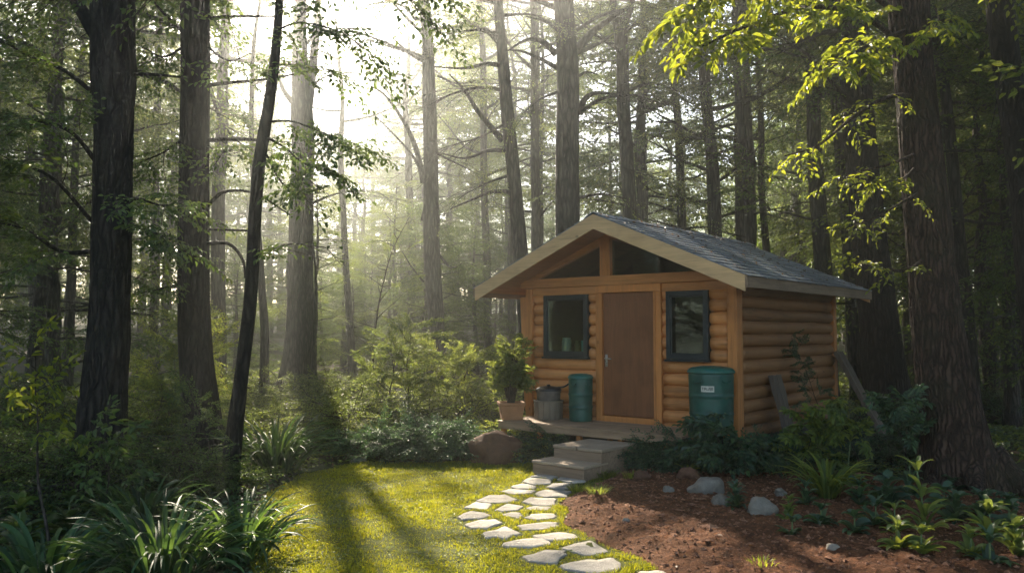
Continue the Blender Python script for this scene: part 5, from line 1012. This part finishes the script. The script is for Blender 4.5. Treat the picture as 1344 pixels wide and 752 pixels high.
# ground cover, as stuff
def ground_cover(name, lab, n, region, seed, mat, size, clear):
    rng = np.random.default_rng(seed); x0, x1, y0, y1 = region; x = rng.uniform(x0, x1, n); y = y0 + (y1 - y0) * rng.uniform(0, 1, n) ** 1.5
    dn = fbm(p3(x * .5, y * .5), 3, seed); k = (dn > .40) & ~in_lawn(x, y) & ~inpoly(x, y, [(p[0], p[1]) for p in SOIL]) & clear(x, y); x, y = x[k], y[k]
    c = np.stack([x - C0[0], y - C0[1]], 1); uu, vv = c @ CU[:2], c @ CV[:2]; k = ~((uu > -.1) & (uu < CW + .1) & (vv > -1.3) & (vv < CD + .1)); x, y = x[k], y[k]; n = len(x)
    k_ = 6; a = rng.uniform(0, 6.28, (n, k_)); r_ = rng.uniform(.02, .13, (n, k_)); hh = rng.uniform(.02, .22, (n, k_)) * np.clip(fbm(p3(x * .8, y * .8), 2, seed + 5) * 2 - .3, .2, 1.6)[:, None]
    P = np.stack([x[:, None] + np.cos(a) * r_, y[:, None] + np.sin(a) * r_, gh(x, y)[:, None] + hh], -1).reshape(-1, 3); D = np.stack([np.cos(a), np.sin(a), rng.uniform(-.3, .5, (n, k_))], -1).reshape(-1, 3); N = np.stack([rng.normal(0, .4, n * k_), rng.normal(0, .4, n * k_), np.ones(n * k_)], -1)
    V, Fs = leaves_geom(P, D, N, size * rng.uniform(.5, 1.4, n * k_) * np.repeat(np.clip(y / 12, 1, 2.2), k_), .55); mb = MB(); mb.add(V, Fs); return tag(mb.build(name, M[mat], None, False), lab, 'undergrowth', kind='stuff')
ground_cover('undergrowth', 'mixed low green undergrowth covering the forest floor', 26000, (-16, 17, 5, 40), 301, 'leaf_mid', .07, lambda x, y: np.ones(x.shape, bool))
ground_cover('ground_cover', 'dark low leaves over the shaded floor at the left and right', 11000, (-8, 10, 4.5, 15), 302, 'leaf_cool', .055, lambda x, y: (x < -1.5) | (x > 3))
# fallen leaves
rng = np.random.default_rng(404); n = 9000; x = rng.uniform(-12, 13, n); y = rng.uniform(4.5, 26, n); k = (~in_lawn(x, y) | (rng.uniform(0, 1, n) < .12)) & ((fbm(p3(x, y), 2, 3) > .3)); x, y = x[k], y[k]; n = len(x)
zf = np.where(in_soil(x, y), soil_h(x[None], y[None])[0], gh(x, y)); a = rng.uniform(0, 6.28, n)
V, Fs = leaves_geom(np.stack([x, y, zf + .008], 1), np.stack([np.cos(a), np.sin(a), rng.normal(0, .15, n)], 1), np.stack([rng.normal(0, .3, n), rng.normal(0, .3, n), np.ones(n)], 1), rng.uniform(.025, .07, n), .55, .1, .1)
M['litter'] = leaf_mat('dry_leaf', (.12, .06, .03), (.2, .1, .04), .25, .6, .2); mb = MB(); mb.add(V, Fs); tag(mb.build('leaf_litter', M['litter'], None, False), 'dry brown fallen leaves on the soil and forest floor', 'leaf litter', kind='stuff')

# --- distant trees fading into the mist: five kinds, copied
def mist_proto(seed, h, z0, reach, nl, ns, mat):
    rng = np.random.default_rng(seed); root = thing('distant_tree', (0, 0, 0), 'tall distant tree fading into the mist between the nearer trunks', 'tree', 'distant trees fading into the mist')
    z = np.linspace(-.5, h, 24); A = np.stack([np.cumsum(rng.normal(0, .05, 24)), np.cumsum(rng.normal(0, .05, 24)), z], 1); A[:, :2] -= A[1, :2]
    mb = MB(); r0 = rng.uniform(.18, .26); tube(mb, A, r0 * (1 - .82 * np.linspace(0, 1, 24)), 10, 0, True, bark_disp(seed, .08, .35, 0)); cr = Crown(seed)
    for i in range(nl):
        q = (i + rng.uniform(0, 1)) / nl; zz = z0 + (h - z0) * q; p = np.array([np.interp(zz, z, A[:, 0]), np.interp(zz, z, A[:, 1]), zz]); az = i * 2.4 + rng.normal(0, .3); L = reach * (math.sin(math.pi * min(1, .25 + .75 * q)) ** .6) * rng.uniform(.6, 1.1) * (1 - .4 * q) + .4
        lc = limb_curve(p, (math.cos(az), math.sin(az), rng.uniform(-.1, .3)), L, rng, .1); tube(mb, lc, np.linspace(.05, .012, 10), 5)
        for s_ in range(ns):
            k = int(np.clip(rng.uniform(.3, 1) * 9, 2, 9)); dd = norm((lc[k] - lc[k - 1])[None])[0]; sd = np.cross(dd, [0, 0, 1]) * (1 if s_ % 2 else -1); cr.spray('far', lc[k], dd * rng.uniform(.4, 1) + sd * rng.uniform(.1, .9) + [0, 0, rng.normal(0, .15)], rng.uniform(.7, 1.1))
    mb.build('trunk', M['bark_grey'], root); cr.build('crown', M[mat], root, (0, 0, 0), False); return root
PROTO = [mist_proto(501, 18, 5.5, 3.6, 24, 5, 'leaf_pine'), mist_proto(502, 19, 8, 4.0, 24, 5, 'leaf_pine'), mist_proto(503, 15, 2.5, 3.8, 26, 5, 'leaf_mid'), mist_proto(504, 20, 9, 4.2, 24, 5, 'leaf_pine'), mist_proto(505, 12, 1.2, 3.4, 28, 5, 'leaf_dark')]
rng = np.random.default_rng(77); placed = []; first = [True] * 5
litc = np.array([c for c, r_, p_ in LIT])
def shades_clearing(x, y, h):
    """would its crown stand between the sun and the clearing?"""
    t = (y - 9) / S[1]; zr = t * S[2]; xr = -.2 + t * S[0]
    return (abs(x - xr) < 4.5 or abs(x - xr - 4.9) < 2.2) and zr - 4 < h + 1 and y < 62
def put(i, x, y, sc_, lab=None):
    root = PROTO[i]
    if first[i]: r_ = root; first[i] = False
    else:
        r_ = root.copy(); COL.objects.link(r_)
        for ch in root.children: c = ch.copy(); COL.objects.link(c); c.parent = r_
    r_.location = (x, y, G(x, y) - .05); r_.rotation_euler = (0, 0, rng.uniform(0, 6.28)); r_.scale = (sc_,) * 3; placed.append((x, y))
    if lab: r_['label'] = lab
tries = 0
while len(placed) < 150 and tries < 6000:
    tries += 1; y = 23 + 50 * rng.uniform(0, 1) ** 1.1; x = rng.uniform(-.80, .86) * y * .95
    if any((x - a) ** 2 + (y - b) ** 2 < 2.3 ** 2 for a, b in placed): continue
    i = int(rng.integers(5)); right = x > .12 * y
    if right and rng.uniform() < .5: i = int(rng.choice([2, 4, 0]))
    sc_ = rng.uniform(.85, 1.15); h = [18, 19, 15, 20, 12][i] * sc_
    if y < 27 and not right and i == 4: continue
    if shades_clearing(x, y, h): continue
    bx_ = x / y
    if -.30 < bx_ < .0 and rng.uniform() < .45: continue
    if 0 <= bx_ < .33 and y > 24 and rng.uniform() < .66: continue
    if -.75 < bx_ <= -.30 and y > 30 and rng.uniform() < .42: continue   # the bright opening
    put(i, x, y, sc_)
# dense young trees on the dark right side and more at the sides of the clearing
for (x, y, i, s_) in [(10.5, 17.5, 2, .8), (11, 14.5, 4, .7), (11.5, 20, 4, .8), (10.5, 21.5, 2, 1), (12.8, 18.5, 0, 1), (13.8, 22, 4, 1), (15.5, 19, 2, 1), (12, 25, 2, 1), (16.5, 24, 0, 1.1)]:
    put(i, x, y, s_, None)
for k_ in range(70):      # the wood beyond
    y = rng.uniform(58, 90); x = rng.uniform(-.72, .75) * y; i = int(rng.choice([2, 4, 2, 0]))
    s_ = rng.uniform(.8, 1.1)
    if .0 < x / y < .27: s_ *= .8
    if x < .02 * y: i = int(rng.choice([4, 2, 4, 0])); s_ *= rng.uniform(.6, .95)
    put(i, x, y, s_)
for k_ in range(34):      # young growth low in the opening
    y = rng.uniform(27, 50); x = rng.uniform(-.34, .02) * y
    put(int(rng.choice([4, 4, 2])), x, y, rng.uniform(.22, .55))
for (x, y, i, s_) in [(9, 7.5, 2, .9), (11.5, 9.5, 4, 1), (8, 3, 0, .9), (12, 4, 2, 1), (10, -1, 4, 1), (14, 8, 0, 1), (13, 12.5, 2, .9)]:  # unseen trees beside the camera, added to darken the right side
    put(i, x, y, s_)
for k_ in range(16):      # wood to the left of the clearing, mirrored in the panes
    put(int(rng.choice([2, 4, 0])), rng.uniform(-27, -10), rng.uniform(2, 12), rng.uniform(.8, 1.1))
for (x, y, i, s_) in [(-13, 12, 2, 1), (-15, 17, 0, 1), (-11, 20, 4, .8), (-17, 9, 2, 1), (-12, 5, 0, 1), (-18, 22, 0, 1), (-10.5, 15.5, 4, .5), (-14, 25, 2, 1)]:
    put(i, x, y, s_, None)
# ------------------------------------------------------------------ the morning mist: one even volume round everything
hm = bpy.data.materials.new('mist'); hm.use_nodes = True; t = hm.node_tree; t.nodes.clear()
out = t.nodes.new('ShaderNodeOutputMaterial'); pv = t.nodes.new('ShaderNodeVolumePrincipled'); pv.inputs['Color'].default_value = (.91, .94, .92, 1)
pv.inputs['Density'].default_value = HAZE_DENSITY; pv.inputs['Anisotropy'].default_value = HAZE_ANISO; t.links.new(pv.outputs[0], out.inputs['Volume'])
m = MB(); box(m, (-75, -18, -1.6), (75, 99, 28.5)); hz_ = m.build('haze', hm, None, False); tag(hz_, kind='stuff')
